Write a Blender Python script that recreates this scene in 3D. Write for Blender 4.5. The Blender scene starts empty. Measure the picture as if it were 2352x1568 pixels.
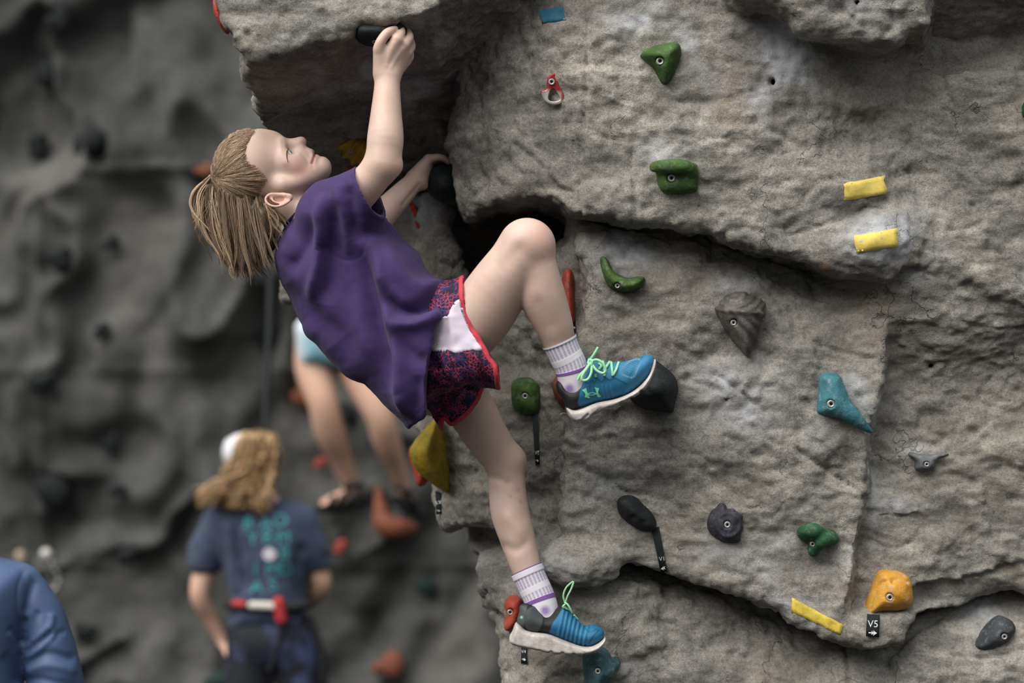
import bpy, bmesh, math, random
import numpy as np
from mathutils import Vector, Matrix
from mathutils.bvhtree import BVHTree

# ------------------------------------------------------------------ camera, sky, sun, exposure
scene = bpy.context.scene
coll = scene.collection
LENS = 85.0
FPX = 2352 * LENS / 36.0
CAMZ = 2.0
cam_data = bpy.data.cameras.new('camera')
cam = bpy.data.objects.new('camera', cam_data)
coll.objects.link(cam)
cam.location = (0, 0, CAMZ)
cam.rotation_euler = (math.pi / 2, 0, 0)
cam_data.lens = LENS
cam_data.sensor_width = 36
cam_data.clip_end = 200
cam_data.dof.use_dof = True
cam_data.dof.focus_distance = 4.96
cam_data.dof.aperture_fstop = 2.0
scene.camera = cam

world = bpy.data.worlds.new('world')
scene.world = world
world.use_nodes = True
wn = world.node_tree
wn.nodes.clear()
w_out = wn.nodes.new('ShaderNodeOutputWorld')
w_bg = wn.nodes.new('ShaderNodeBackground')
w_tc = wn.nodes.new('ShaderNodeTexCoord')
w_sep = wn.nodes.new('ShaderNodeSeparateXYZ')
w_map = wn.nodes.new('ShaderNodeMapRange')           # overcast sky, brightest overhead
w_map.inputs['From Min'].default_value = 0.0
w_map.inputs['From Max'].default_value = 1.0
w_map.inputs['To Min'].default_value = 0.05
w_map.inputs['To Max'].default_value = 0.95
wn.links.new(w_tc.outputs['Generated'], w_sep.inputs[0])
wn.links.new(w_sep.outputs['Z'], w_map.inputs['Value'])
wn.links.new(w_map.outputs['Result'], w_bg.inputs['Strength'])
w_bg.inputs['Color'].default_value = (0.93, 0.97, 1.0, 1)
wn.links.new(w_bg.outputs[0], w_out.inputs[0])

sun_data = bpy.data.lights.new('sun', 'SUN')
sun_data.energy = 3.0
sun_data.angle = math.radians(58)
sun_data.color = (1.0, 0.955, 0.90)
sun = bpy.data.objects.new('sun', sun_data)
coll.objects.link(sun)
sun.rotation_euler = Vector((0.55, 0.58, -1.0)).to_track_quat('-Z', 'Y').to_euler()
sun.location = (-3, -4, 8)

scene.view_settings.view_transform = 'Standard'
scene.view_settings.look = 'None'
scene.view_settings.gamma = 1.0
scene.view_settings.use_curve_mapping = False
scene.view_settings.exposure = 0.72

# ------------------------------------------------------------------ helpers: projection
def P(px, py, d):
    return np.array([(px - 1176.0) / FPX * d, d, CAMZ - (py - 784.0) / FPX * d])
U = 5.0 / FPX                                          # one photo pixel at 5 m, in metres
def topx(X):
    X = np.asarray(X)
    return 1176.0 + X[..., 0] / X[..., 1] * FPX, 784.0 - (X[..., 2] - CAMZ) / X[..., 1] * FPX

# ------------------------------------------------------------------ helpers: noise
_T = np.random.RandomState(11).rand(48, 48, 48).astype(np.float32) * 2 - 1
def vnoise(p):
    p = np.asarray(p, dtype=np.float32)
    i = np.floor(p)
    f = p - i
    i = i.astype(np.int32) % 48
    j = (i + 1) % 48
    f = f * f * f * (f * (f * 6 - 15) + 10)
    x0, y0, z0 = i[..., 0], i[..., 1], i[..., 2]
    x1, y1, z1 = j[..., 0], j[..., 1], j[..., 2]
    fx, fy, fz = f[..., 0], f[..., 1], f[..., 2]
    a = _T[x0, y0, z0] * (1 - fx) + _T[x1, y0, z0] * fx
    b = _T[x0, y1, z0] * (1 - fx) + _T[x1, y1, z0] * fx
    c = _T[x0, y0, z1] * (1 - fx) + _T[x1, y0, z1] * fx
    d = _T[x0, y1, z1] * (1 - fx) + _T[x1, y1, z1] * fx
    return (a * (1 - fy) + b * fy) * (1 - fz) + (c * (1 - fy) + d * fy) * fz
def fbm(p, octv=4, gain=0.5):
    r = 0; amp = 1.0; q = np.asarray(p, dtype=np.float32)
    for o in range(octv):
        r = r + amp * vnoise(q + 17.3 * o)
        q = q * 2.03; amp *= gain
    return r
def sstep(a, b, x):
    t = np.clip((x - a) / (b - a), 0, 1)
    return t * t * (3 - 2 * t)

# ------------------------------------------------------------------ helpers: signed distance modelling
def smin(a, b, k):
    if k <= 0: return np.minimum(a, b)
    h = np.maximum(k - np.abs(a - b), 0) / k
    return np.minimum(a, b) - h * h * k * 0.25
def smax(a, b, k):
    return -smin(-a, -b, k)

def catmull(pts, n=6, closed=True):
    pts = np.asarray(pts, float); m = len(pts); out = []
    for i in range(m if closed else m - 1):
        if closed:
            p0, p1, p2, p3 = pts[(i - 1) % m], pts[i], pts[(i + 1) % m], pts[(i + 2) % m]
        else:
            p0, p1, p2, p3 = pts[max(i - 1, 0)], pts[i], pts[i + 1], pts[min(i + 2, m - 1)]
        for t in np.arange(n) / n:
            out.append(0.5 * ((2 * p1) + (-p0 + p2) * t + (2 * p0 - 5 * p1 + 4 * p2 - p3) * t * t
                              + (-p0 + 3 * p1 - 3 * p2 + p3) * t ** 3))
    if not closed: out.append(pts[-1])
    return np.array(out)

def poly_sd(pts, X, Z):
    """signed distance of points (X,Z) to a closed polygon, negative inside"""
    d = np.full(X.shape, 1e9); ins = np.zeros(X.shape, bool)
    n = len(pts)
    for i in range(n):
        ax, az = pts[i]; bx, bz = pts[(i + 1) % n]
        ex, ez = bx - ax, bz - az
        wx, wz = X - ax, Z - az
        t = np.clip((wx * ex + wz * ez) / (ex * ex + ez * ez + 1e-12), 0, 1)
        d = np.minimum(d, (wx - ex * t) ** 2 + (wz - ez * t) ** 2)
        c = ((az > Z) != (bz > Z)) & (X < (bx - ax) * (Z - az) / (bz - az + 1e-15) + ax)
        ins ^= c
    d = np.sqrt(d)
    return np.where(ins, -d, d)

class Poly:
    """an outline given in photo pixels, placed in a vertical plane at depth d0; distance looked up on a grid"""
    def __init__(s, px, d0, res=0.004, pad=0.06, smooth=5, blur=0.0):
        q = catmull(px, smooth) if smooth else np.asarray(px, float)
        s.pts = np.stack([(q[:, 0] - 1176) / FPX * d0, CAMZ - (q[:, 1] - 784) / FPX * d0], 1)
        s.lo = s.pts.min(0) - pad; s.hi = s.pts.max(0) + pad; s.res = res; s.d0 = d0
        nx, nz = np.ceil((s.hi - s.lo) / res).astype(int) + 1
        gx = s.lo[0] + np.arange(nx) * res; gz = s.lo[1] + np.arange(nz) * res
        X, Z = np.meshgrid(gx, gz, indexing='ij')
        G = poly_sd(s.pts, X, Z)
        if blur > 0:
            r = int(3 * blur / res); kx = np.exp(-0.5 * (np.arange(-r, r + 1) * res / blur) ** 2); kx /= kx.sum()
            Gp = np.pad(G, r, mode='edge')
            Gp = np.apply_along_axis(lambda v: np.convolve(v, kx, 'valid'), 0, Gp)
            Gb = np.apply_along_axis(lambda v: np.convolve(v, kx, 'valid'), 1, Gp)
            w = np.clip(-G / (1.5 * blur), 0, 1)       # keep the outline, soften the inside
            G = G * (1 - w) + Gb * w
        s.G = G.astype(np.float32); s.nx, s.nz = nx, nz
    def __call__(s, X, Z):
        u = (X - s.lo[0]) / s.res; v = (Z - s.lo[1]) / s.res
        uc = np.clip(u, 0, s.nx - 1.001); vc = np.clip(v, 0, s.nz - 1.001)
        i = uc.astype(int); j = vc.astype(int); f = uc - i; g = vc - j
        r = (s.G[i, j] * (1 - f) + s.G[i + 1, j] * f) * (1 - g) + (s.G[i, j + 1] * (1 - f) + s.G[i + 1, j + 1] * f) * g
        return r + np.hypot(u - uc, v - vc) * s.res

class SDF:
    def __init__(s): s.ops = []
    def add(s, f, lo, hi, k=0.0, op='u'):
        s.ops.append((f, np.asarray(lo, float), np.asarray(hi, float), k, op)); return s
    def cone(s, a, b, ra, rb, k=0.0, op='u'):
        a = np.asarray(a, float); b = np.asarray(b, float); ab = b - a; L2 = ab @ ab + 1e-12
        def f(p):
            w = p - a
            t = np.clip((w @ ab) / L2, 0, 1)
            return np.sqrt(((w - t[:, None] * ab) ** 2).sum(1)) - (ra + (rb - ra) * t)
        R = max(ra, rb)
        return s.add(f, np.minimum(a, b) - R, np.maximum(a, b) + R, k, op)
    def chain(s, pts, rad, k=0.0, op='u', sub=5):
        """one smooth limb: tapered segments along a spline"""
        pr = np.column_stack([np.asarray(pts, float), np.asarray(rad, float)])
        if len(pr) > 2 and sub > 1: pr = catmull(pr, sub, False)
        A, R = pr[:, :3], pr[:, 3]
        AB = A[1:] - A[:-1]; L2 = (AB ** 2).sum(1) + 1e-12
        def f(p):
            best = np.full(len(p), 1e9); rr = np.zeros(len(p)); seg = range(len(AB))
            if len(p) > 500 and len(AB) > 6:
                c0 = (p[0] + p[-1]) / 2; hd = np.linalg.norm(p[-1] - p[0]) / 2; w = c0 - A[:-1]
                t = np.clip((w * AB).sum(1) / L2, 0, 1); dd = np.sqrt(((w - t[:, None] * AB) ** 2).sum(1)); seg = np.nonzero(dd <= dd.min() + 2 * hd)[0]
            for i in seg:
                w = p - A[i]; t = np.clip((w @ AB[i]) / L2[i], 0, 1)
                c = ((w - t[:, None] * AB[i]) ** 2).sum(1)
                m = c < best; best = np.where(m, c, best); rr = np.where(m, R[i] + (R[i + 1] - R[i]) * t, rr)
            return np.sqrt(best) - rr
        m = R.max()
        return s.add(f, A.min(0) - m, A.max(0) + m, k, op)
    def ell(s, c, r, k=0.0, op='u', axes=None):
        c = np.asarray(c, float); r = np.asarray(r, float)
        M = np.eye(3) if axes is None else np.asarray(axes, float)   # rows are the local axes
        def f(p):
            q = (p - c) @ M.T
            k0 = np.sqrt(((q / r) ** 2).sum(1)); k1 = np.sqrt(((q / (r * r)) ** 2).sum(1)) + 1e-9
            return np.where(k0 < 0.3, (k0 - 1) * r.min(), k0 * (k0 - 1) / k1)
        R = r.max()
        return s.add(f, c - R, c + R, k, op)
    def inflate(s, poly, y0, W, R, k=0.0, op='u', p=2.0, ax=0.0, az=0.0, back=None):
        c = (poly.lo + poly.hi) / 2
        m = min(R, W if not callable(W) else 0.02)
        def f(q):
            d = poly(q[:, 0], q[:, 2])
            yc = y0 + ax * (q[:, 0] - c[0]) + az * (q[:, 2] - c[1])
            w = W(q) if callable(W) else W
            u = np.abs(q[:, 1] - yc) / w
            t = np.maximum(0, 1 + d / R)
            return ((t ** p + u ** p) ** (1 / p) - 1) * m
        wm = 0.12 if callable(W) else W
        e = abs(ax) * (poly.hi - poly.lo)[0] / 2 + abs(az) * (poly.hi - poly.lo)[1] / 2
        return s.add(f, (poly.lo[0], y0 - wm - e, poly.lo[1]), (poly.hi[0], y0 + wm + e, poly.hi[1]), k, op)
    def eval(s, p, idx=None):
        d = np.full(len(p), 10.0)
        for i in (range(len(s.ops)) if idx is None else idx):
            f, lo, hi, k, op = s.ops[i]
            v = f(p)
            if op == 'u': d = smin(d, v, k)
            elif op == 's': d = smax(d, -v, k)
            else: d = smax(d, v, k)
        return d
    def bounds(s):
        lo = np.min([o[1] for o in s.ops if o[4] == 'u'], 0); hi = np.max([o[2] for o in s.ops if o[4] == 'u'], 0)
        return lo, hi

_EDGES = [(0,1),(2,3),(4,5),(6,7),(0,2),(1,3),(4,6),(5,7),(0,4),(1,5),(2,6),(3,7)]
_CORN = np.array([[i & 1, (i >> 1) & 1, (i >> 2) & 1] for i in range(8)])
def surface_nets(model, h, lo=None, hi=None, B=16, post=None, margin=None):
    """model: SDF; post(p,d): optional last step on the distance.  Returns vertices and quads."""
    if lo is None: lo, hi = model.bounds()
    lo = np.asarray(lo, float) - 3 * h; hi = np.asarray(hi, float) + 3 * h
    n = np.ceil((hi - lo) / h).astype(int) + 1
    nb = np.ceil(n / B).astype(int)
    bl = np.stack(np.meshgrid(*[np.arange(k) for k in nb], indexing='ij'), -1).reshape(-1, 3)
    bc = lo + (bl + 0.5) * B * h
    half = B * h * 0.5
    touch = np.zeros((len(bl), len(model.ops)), bool)
    for i, (f, a, b, k, op) in enumerate(model.ops):
        e = half + k + 2 * h + (margin or 0)
        if op == 'i': touch[:, i] = True
        else: touch[:, i] = ((bc > a - e) & (bc < b + e)).all(1)
    isu = np.array([o[4] == 'u' for o in model.ops])
    keep = touch[:, isu].any(1)
    g = np.stack(np.meshgrid(*[np.arange(B + 1)] * 3, indexing='ij'), -1).reshape(-1, 3)
    S = np.array([1, n[0] + 2 * B, (n[0] + 2 * B) * (n[1] + 2 * B)], dtype=np.int64)
    cid, cv, eid = [], [], [[], [], []]
    for bi in np.nonzero(keep)[0]:
        cp = bc[bi][None]; idx = []; dc = np.full(1, 10.0)
        for i in np.nonzero(touch[bi])[0]:               # leave out what is too far to matter in this block
            f, _, _, k, op = model.ops[i]; w = f(cp)
            if op != 'i' and w[0] > half * 2.6 + k + 2 * h + (margin or 0): continue
            idx.append(i); dc = smin(dc, w, k) if op == 'u' else (smax(dc, -w, k) if op == 's' else smax(dc, w, k))
        if not idx: continue
        if post is not None: dc = post(bc[bi][None], dc)
        if abs(dc[0]) > half * 1.75 * 1.7 + (margin or 0): continue
        o = bl[bi] * B
        pts = lo + (g + o) * h
        d = model.eval(pts, idx)
        if post is not None: d = post(pts, d)
        V = d.reshape(B + 1, B + 1, B + 1)
        N = V < 0
        if N.all() or not N.any(): continue
        c8 = np.stack([V[a:a + B, b:b + B, c:c + B] for a, b, c in _CORN], -1)
        n8 = (c8 < 0).sum(-1)
        act = np.nonzero((n8 > 0) & (n8 < 8))
        vals = c8[act]; ijk = np.stack(act, 1)
        acc = np.zeros((len(vals), 3)); cnt = np.zeros(len(vals))
        for a, b in _EDGES:
            va, vb = vals[:, a], vals[:, b]
            m = (va < 0) != (vb < 0)
            t = np.where(m, va / np.where(m, va - vb, 1), 0)
            acc += np.where(m[:, None], _CORN[a] + t[:, None] * (_CORN[b] - _CORN[a]), 0); cnt += m
        cid.append((ijk + o) @ S); cv.append(lo + (ijk + o + acc / cnt[:, None]) * h)
        for ax in range(3):
            sl0 = [slice(0, B)] * 3; sl1 = [slice(0, B)] * 3; sl1[ax] = slice(1, B + 1)
            a0 = N[tuple(sl0)]; a1 = N[tuple(sl1)]
            e = np.nonzero(a0 != a1)
            if len(e[0]):
                eid[ax].append(np.column_stack([(np.stack(e, 1) + o) @ S, a0[e]]))
    cid = np.concatenate(cid); cv = np.concatenate(cv)
    order = np.argsort(cid); cs = cid[order]
    quads = []
    for ax in range(3):
        if not eid[ax]: continue
        E = np.concatenate(eid[ax])
        b, c = (ax + 1) % 3, (ax + 2) % 3
        ids = np.stack([E[:, 0] - S[b] - S[c], E[:, 0] - S[c], E[:, 0], E[:, 0] - S[b]], 1)
        pos = np.clip(np.searchsorted(cs, ids), 0, len(cs) - 1)
        ok = (cs[pos] == ids).all(1)
        q = order[pos[ok]]; fl = E[ok, 1] == 0
        q[fl] = q[fl][:, ::-1]
        quads.append(q)
    return cv, np.concatenate(quads)

def vnormals(v, q):
    a = v[q[:, 2]] - v[q[:, 0]]; b = v[q[:, 3]] - v[q[:, 1]]
    fn = np.cross(a, b); out = np.zeros_like(v)
    for j in range(4):
        for k in range(3):
            out[:, k] += np.bincount(q[:, j], fn[:, k], len(v))
    return out / (np.linalg.norm(out, axis=1, keepdims=True) + 1e-12)

def relax(v, q, it=2, lam=0.5):
    for _ in range(it):
        acc = np.zeros_like(v); cnt = np.zeros(len(v))
        for a, b in ((0, 1), (1, 2), (2, 3), (3, 0)):
            for i, j in ((a, b), (b, a)):
                for k in range(3): acc[:, k] += np.bincount(q[:, i], v[q[:, j], k], len(v))
                cnt += np.bincount(q[:, i], minlength=len(v))
        v = v + lam * (acc / np.maximum(cnt, 1)[:, None] - v)
    return v

def fast_mesh(name, v, q, smooth=True):
    me = bpy.data.meshes.new(name)
    v = np.ascontiguousarray(v, np.float32); q = np.ascontiguousarray(q, np.int32)
    k = q.shape[1]
    me.vertices.add(len(v)); me.vertices.foreach_set('co', v.ravel())
    me.loops.add(q.size); me.loops.foreach_set('vertex_index', q.ravel())
    me.polygons.add(len(q)); me.polygons.foreach_set('loop_start', np.arange(0, q.size, k, dtype=np.int32))
    me.update(calc_edges=True)
    if smooth: me.polygons.foreach_set('use_smooth', np.ones(len(q), bool))
    return me

def attr(me, name, vals):
    a = me.attributes.new(name, 'FLOAT', 'POINT'); a.data.foreach_set('value', np.ascontiguousarray(vals, np.float32))
def attrc(me, name, cols):
    a = me.attributes.new(name, 'FLOAT_COLOR', 'POINT')
    c = np.ones((len(cols), 4), np.float32); c[:, :3] = cols
    a.data.foreach_set('color', c.ravel())

# ------------------------------------------------------------------ helpers: objects
def tag(o, label, cat, group=None, kind=None):
    if label: o['label'] = label
    if cat: o['category'] = cat
    if group: o['group'] = group
    if kind: o['kind'] = kind
    return o
def empty(name, loc):
    o = bpy.data.objects.new(name, None); coll.objects.link(o); o.location = loc
    o.empty_display_size = 0.05
    return o
def link(name, me, mat=None, parent=None, label=None):
    """a mesh in world coordinates; under a parent it keeps its place"""
    o = bpy.data.objects.new(name, me); coll.objects.link(o)
    if mat is not None: me.materials.append(mat)
    if parent is not None:
        o.parent = parent
        bpy.context.view_layer.update()
        o.matrix_parent_inverse = parent.matrix_world.inverted()
    if label: o['label'] = label
    return o
def sdf_obj(name, model, h, mat, parent=None, post=None, it=1, disp=None, margin=None, label=None):
    v, q = surface_nets(model, h, post=post, margin=margin)
    if it: v = relax(v, q, it)
    if disp is not None: v = v + vnormals(v, q) * disp(v)[:, None]
    return link(name, fast_mesh(name, v, q), mat, parent, label)

def tube_mesh(paths, sides=6):
    """paths: list of (points Nx3, radii N, flat) -> one quad mesh of tapered tubes (vertices, quads)"""
    V, Q = [], []; off = 0
    for pts, rad in paths:
        pts = np.asarray(pts, float); n = len(pts); rad = np.broadcast_to(np.asarray(rad, float), (n,))
        t = np.gradient(pts, axis=0); t /= np.linalg.norm(t, axis=1, keepdims=True) + 1e-12
        up = np.array([0.0, 1.0, 0.0]) if abs(t[0, 1]) < 0.85 else np.array([1.0, 0, 0])
        a = np.cross(t, up); a /= np.linalg.norm(a, axis=1, keepdims=True) + 1e-12
        b = np.cross(t, a)
        th = np.arange(sides) / sides * 2 * np.pi
        ring = pts[:, None] + rad[:, None, None] * (np.cos(th)[None, :, None] * a[:, None] + np.sin(th)[None, :, None] * b[:, None])
        V.append(ring.reshape(-1, 3))
        i = np.arange(n - 1)[:, None] * sides; s = np.arange(sides)[None]
        s1 = (s + 1) % sides
        Q.append((np.stack([i + s, i + s1, i + sides + s1, i + sides + s], -1).reshape(-1, 4)) + off)
        # end caps as degenerate-free fans
        c0 = off + np.arange(sides); c1 = off + (n - 1) * sides + np.arange(sides)
        if sides == 4: Q.append(np.array([c0[::-1], c1]))
        elif sides == 6:
            Q.append(np.array([[c0[3], c0[2], c0[1], c0[0]], [c0[0], c0[5], c0[4], c0[3]], [c1[0], c1[1], c1[2], c1[3]], [c1[3], c1[4], c1[5], c1[0]]]))
        elif sides == 8:
            for c in (c0[::-1], c1): Q.append(np.array([[c[0], c[1], c[2], c[3]], [c[0], c[3], c[4], c[7]], [c[7], c[4], c[5], c[6]]]))
        off += n * sides
    return np.concatenate(V), np.concatenate(Q)

def bm_mesh(name, bm, smooth=False):
    me = bpy.data.meshes.new(name); bm.to_mesh(me); bm.free()
    if smooth: me.polygons.foreach_set('use_smooth', np.ones(len(me.polygons), bool))
    return me

# ------------------------------------------------------------------ helpers: materials
def mat_new(name, color=(0.5, 0.5, 0.5), rough=0.7, metal=0.0, spec=0.4):
    m = bpy.data.materials.new(name); m.use_nodes = True
    b = m.node_tree.nodes['Principled BSDF']
    b.inputs['Base Color'].default_value = (*color, 1)
    b.inputs['Roughness'].default_value = rough
    b.inputs['Metallic'].default_value = metal
    b.inputs['Specular IOR Level'].default_value = spec
    return m
class NT:
    def __init__(s, m):
        s.m = m; s.t = m.node_tree; s.b = s.t.nodes['Principled BSDF']
        s.tc = s.t.nodes.new('ShaderNodeTexCoord')
    def n(s, kind, **kw):
        x = s.t.nodes.new(kind)
        for k, v in kw.items():
            if hasattr(x, k): setattr(x, k, v)
        return x
    def l(s, a, b): s.t.links.new(a, b)
    def mapping(s, scale=(1, 1, 1), rot=(0, 0, 0), src='Object'):
        m = s.n('ShaderNodeMapping'); m.inputs['Scale'].default_value = scale; m.inputs['Rotation'].default_value = rot
        s.l(s.tc.outputs[src], m.inputs['Vector']); return m.outputs[0]
    def noise(s, scale, detail=4, rough=0.55, dist=0.0, vec=None):
        x = s.n('ShaderNodeTexNoise'); x.inputs['Scale'].default_value = scale; x.inputs['Detail'].default_value = detail
        x.inputs['Roughness'].default_value = rough; x.inputs['Distortion'].default_value = dist
        s.l(vec if vec is not None else s.tc.outputs['Object'], x.inputs['Vector']); return x.outputs['Fac']
    def voro(s, scale, feature='F1', vec=None):
        x = s.n('ShaderNodeTexVoronoi'); x.feature = feature; x.inputs['Scale'].default_value = scale
        s.l(vec if vec is not None else s.tc.outputs['Object'], x.inputs['Vector']); return x.outputs['Distance']
    def ramp(s, fac, stops):
        x = s.n('ShaderNodeValToRGB'); e = x.color_ramp.elements
        while len(e) > 1: e.remove(e[-1])
        for i, (p, c) in enumerate(stops):
            el = e[0] if i == 0 else e.new(p)
            el.position = p; el.color = (*c, 1) if len(c) == 3 else c
        s.l(fac, x.inputs['Fac']); return x.outputs['Color']
    def maprange(s, fac, a, b, c=0.0, d=1.0):
        x = s.n('ShaderNodeMapRange'); x.inputs['From Min'].default_value = a; x.inputs['From Max'].default_value = b
        x.inputs['To Min'].default_value = c; x.inputs['To Max'].default_value = d
        s.l(fac, x.inputs['Value']); return x.outputs['Result']
    def mix(s, fac, a, b, mode='MIX'):
        x = s.n('ShaderNodeMix', data_type='RGBA', blend_type=mode)
        if isinstance(fac, (int, float)): x.inputs[0].default_value = fac
        else: s.l(fac, x.inputs[0])
        for sock, v in ((x.inputs[6], a), (x.inputs[7], b)):
            if isinstance(v, tuple): sock.default_value = (*v, 1)
            else: s.l(v, sock)
        return x.outputs[2]
    def math(s, op, a, b=None):
        x = s.n('ShaderNodeMath', operation=op)
        for sock, v in ((x.inputs[0], a), (x.inputs[1], b)):
            if v is None: continue
            if isinstance(v, (int, float)): sock.default_value = v
            else: s.l(v, sock)
        return x.outputs[0]
    def attr(s, name, out='Fac'):
        x = s.n('ShaderNodeAttribute'); x.attribute_name = name; return x.outputs[out]
    def color(s, c): s.l(c, s.b.inputs['Base Color'])
    def rough(s, c): s.l(c, s.b.inputs['Roughness'])
    def bump(s, hgt, strength=0.5, dist=0.01, prev=None):
        x = s.n('ShaderNodeBump'); x.inputs['Strength'].default_value = strength; x.inputs['Distance'].default_value = dist
        s.l(hgt, x.inputs['Height'])
        if prev is not None: s.l(prev, x.inputs['Normal'])
        s.l(x.outputs['Normal'], s.b.inputs['Normal']); return x.outputs['Normal']
# ================================================================== the sculpted boulder wall
def interp_px(x, tab, col=1):
    t = np.array(tab, float); return np.interp(x, t[:, 0], t[:, col])

def rock_material():
    m = mat_new('sculpted_rock', rough=0.95, spec=0.15); t = NT(m)
    big = t.noise(2.6, 6, 0.6, 0.6)
    mid = t.noise(11, 6, 0.65, 0.3)
    streak = t.noise(5.5, 6, 0.65, 0.9, t.mapping((1.0, 1.0, 2.6), (0, 0.35, 0)))
    fine = t.noise(150, 5, 0.75)
    grain = t.noise(430, 3, 0.7)
    base = t.ramp(big, [(0.30, (0.225, 0.217, 0.203)), (0.5, (0.335, 0.320, 0.293)), (0.72, (0.43, 0.408, 0.37))])
    dark = t.ramp(streak, [(0.36, (0.40, 0.405, 0.40)), (0.56, (1.0, 1.0, 1.0))])
    c = t.mix(0.75, base, dark, 'MULTIPLY')
    c = t.mix(0.55, c, t.ramp(mid, [(0.33, (0.50, 0.50, 0.49)), (0.55, (1, 1, 1)), (0.75, (1.22, 1.18, 1.10))]), 'MULTIPLY')
    c = t.mix(0.9, c, t.ramp(fine, [(0.30, (0.52, 0.52, 0.52)), (0.5, (0.98, 0.97, 0.96)), (0.70, (1.32, 1.29, 1.24))]), 'MULTIPLY')
    c = t.mix(0.8, c, t.ramp(grain, [(0.33, (0.62, 0.62, 0.62)), (0.5, (1, 1, 1)), (0.68, (1.3, 1.28, 1.24))]), 'MULTIPLY')
    warm = t.ramp(t.noise(4.2, 5, 0.6), [(0.50, (0, 0, 0)), (0.68, (1, 1, 1))])
    c = t.mix(t.math('MULTIPLY', warm, 0.22), c, (0.33, 0.265, 0.195))
    rust = t.math('MULTIPLY', t.attr('rust'), t.maprange(t.noise(26, 5, 0.7), 0.42, 0.62))
    c = t.mix(rust, c, (0.20, 0.118, 0.062))
    # hairline cracks
    cw = t.n('ShaderNodeVectorMath', operation='ADD'); nz = t.n('ShaderNodeTexNoise'); nz.inputs['Scale'].default_value = 14; nz.inputs['Detail'].default_value = 5
    t.l(t.tc.outputs['Object'], nz.inputs['Vector'])
    sc = t.n('ShaderNodeVectorMath', operation='SCALE'); sc.inputs['Scale'].default_value = 0.22
    t.l(nz.outputs['Color'], sc.inputs[0]); t.l(t.tc.outputs['Object'], cw.inputs[0]); t.l(sc.outputs[0], cw.inputs[1])
    cr = t.voro(4.3, 'DISTANCE_TO_EDGE', cw.outputs[0])
    crk = t.math('MULTIPLY', t.maprange(cr, 0.0, 0.009, 1, 0), t.maprange(t.noise(7.0, 3), 0.55, 0.63))
    c = t.mix(t.math('MULTIPLY', crk, 0.5), c, (0.045, 0.042, 0.038))
    spots = t.maprange(t.voro(38, 'F1'), 0.0, 0.16, 1, 0)
    pit = t.math('MULTIPLY', spots, t.maprange(t.noise(9, 3), 0.55, 0.65))
    c = t.mix(t.math('MULTIPLY', pit, 0.55), c, (0.06, 0.057, 0.052))
    # chalk dust
    ch = t.math('MULTIPLY', t.attr('chalk'), t.maprange(t.noise(48, 6, 0.75), 0.28, 0.58, 0.15, 1.5))
    c = t.mix(t.math('MINIMUM', ch, 0.85), c, (0.56, 0.57, 0.60))
    t.color(c)
    hgt = t.math('ADD', t.math('MULTIPLY', fine, 0.55), t.math('MULTIPLY', grain, 0.30))
    hgt = t.math('ADD', hgt, t.math('MULTIPLY', mid, 0.6))
    hgt = t.math('SUBTRACT', hgt, t.math('MULTIPLY', crk, 0.7))
    hgt = t.math('SUBTRACT', hgt, t.math('MULTIPLY', pit, 0.5))
    t.bump(hgt, 0.75, 0.007)
    return m
M_ROCK = rock_material()

A_PX = [(1055, 40), (1048, 110), (1040, 220), (1031, 300), (1040, 400), (1062, 478), (1078, 488), (1100, 470), (1135, 455), (1200, 447), (1270, 462), (1303, 482),
        (1336, 489), (1385, 485), (1450, 508), (1530, 516), (1600, 530), (1680, 546), (1750, 578), (1850, 600), (1900, 622), (1950, 631), (2040, 628), (2100, 612),
        (2200, 640), (2352, 700), (2700, 760), (2700, -700), (1060, -700)]
B_PX = [(1660, -60), (1780, 15), (1850, 68), (1900, 85), (1950, 96), (2030, 104), (2078, 95), (2112, 78), (2200, 72), (2352, 52), (2700, 30), (2700, -700), (1640, -700)]
C_PX = [(1312, 470), (1350, 640), (1342, 750), (1312, 950), (1287, 1205), (1330, 1240), (1400, 1275), (1440, 1302), (1520, 1322), (1600, 1340), (1700, 1368), (1800, 1410),
        (1870, 1450), (1940, 1482), (2010, 1486), (2078, 1484), (2096, 1440), (2135, 1412), (2250, 1398), (2352, 1372), (2700, 1330), (2700, 250), (1312, 250)]
E_PX = [(850, 470), (905, 462), (960, 448), (1000, 452), (1062, 474), (1330, 470), (1352, 640), (1342, 750), (1312, 950), (1292, 1212), (1210, 1225), (1130, 1208), (1075, 1200), (1016, 1212),
        (1004, 1160), (990, 1080), (966, 1000), (940, 900), (890, 700), (860, 560)]
F_PX = [(1020, 1190), (1068, 1232), (1082, 1275), (1098, 1300), (1105, 1330), (1128, 1345), (1135, 1385), (1152, 1402), (1158, 1450), (1166, 1568), (1170, 2500), (1330, 2900), (1500, 2900), (1500, 1190)]
D_PX = [(1236, 1180), (1236, 1568), (1240, 2900), (2800, 2900), (2800, 1180)]

_pA = Poly(A_PX, 5.0, 0.006, 0.05, 4); _pB = Poly(B_PX, 4.88, 0.006, 0.05, 4); _pC = Poly(C_PX, 5.05, 0.006, 0.05, 4)
_pE = Poly(E_PX, 5.45, 0.006, 0.05, 4); _pF = Poly(F_PX, 5.3, 0.006, 0.05, 3); _pD = Poly(D_PX, 5.13, 0.006, 0.05, 0)

def n2(x, z, s, seed, o=3): return fbm(np.stack([x * s, np.full_like(x, seed), z * s], -1), o)
def x_at(px, d=5.0): return (px - 1176) / FPX * d
def z_at(py, d=5.0): return CAMZ - (py - 784) / FPX * d

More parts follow.
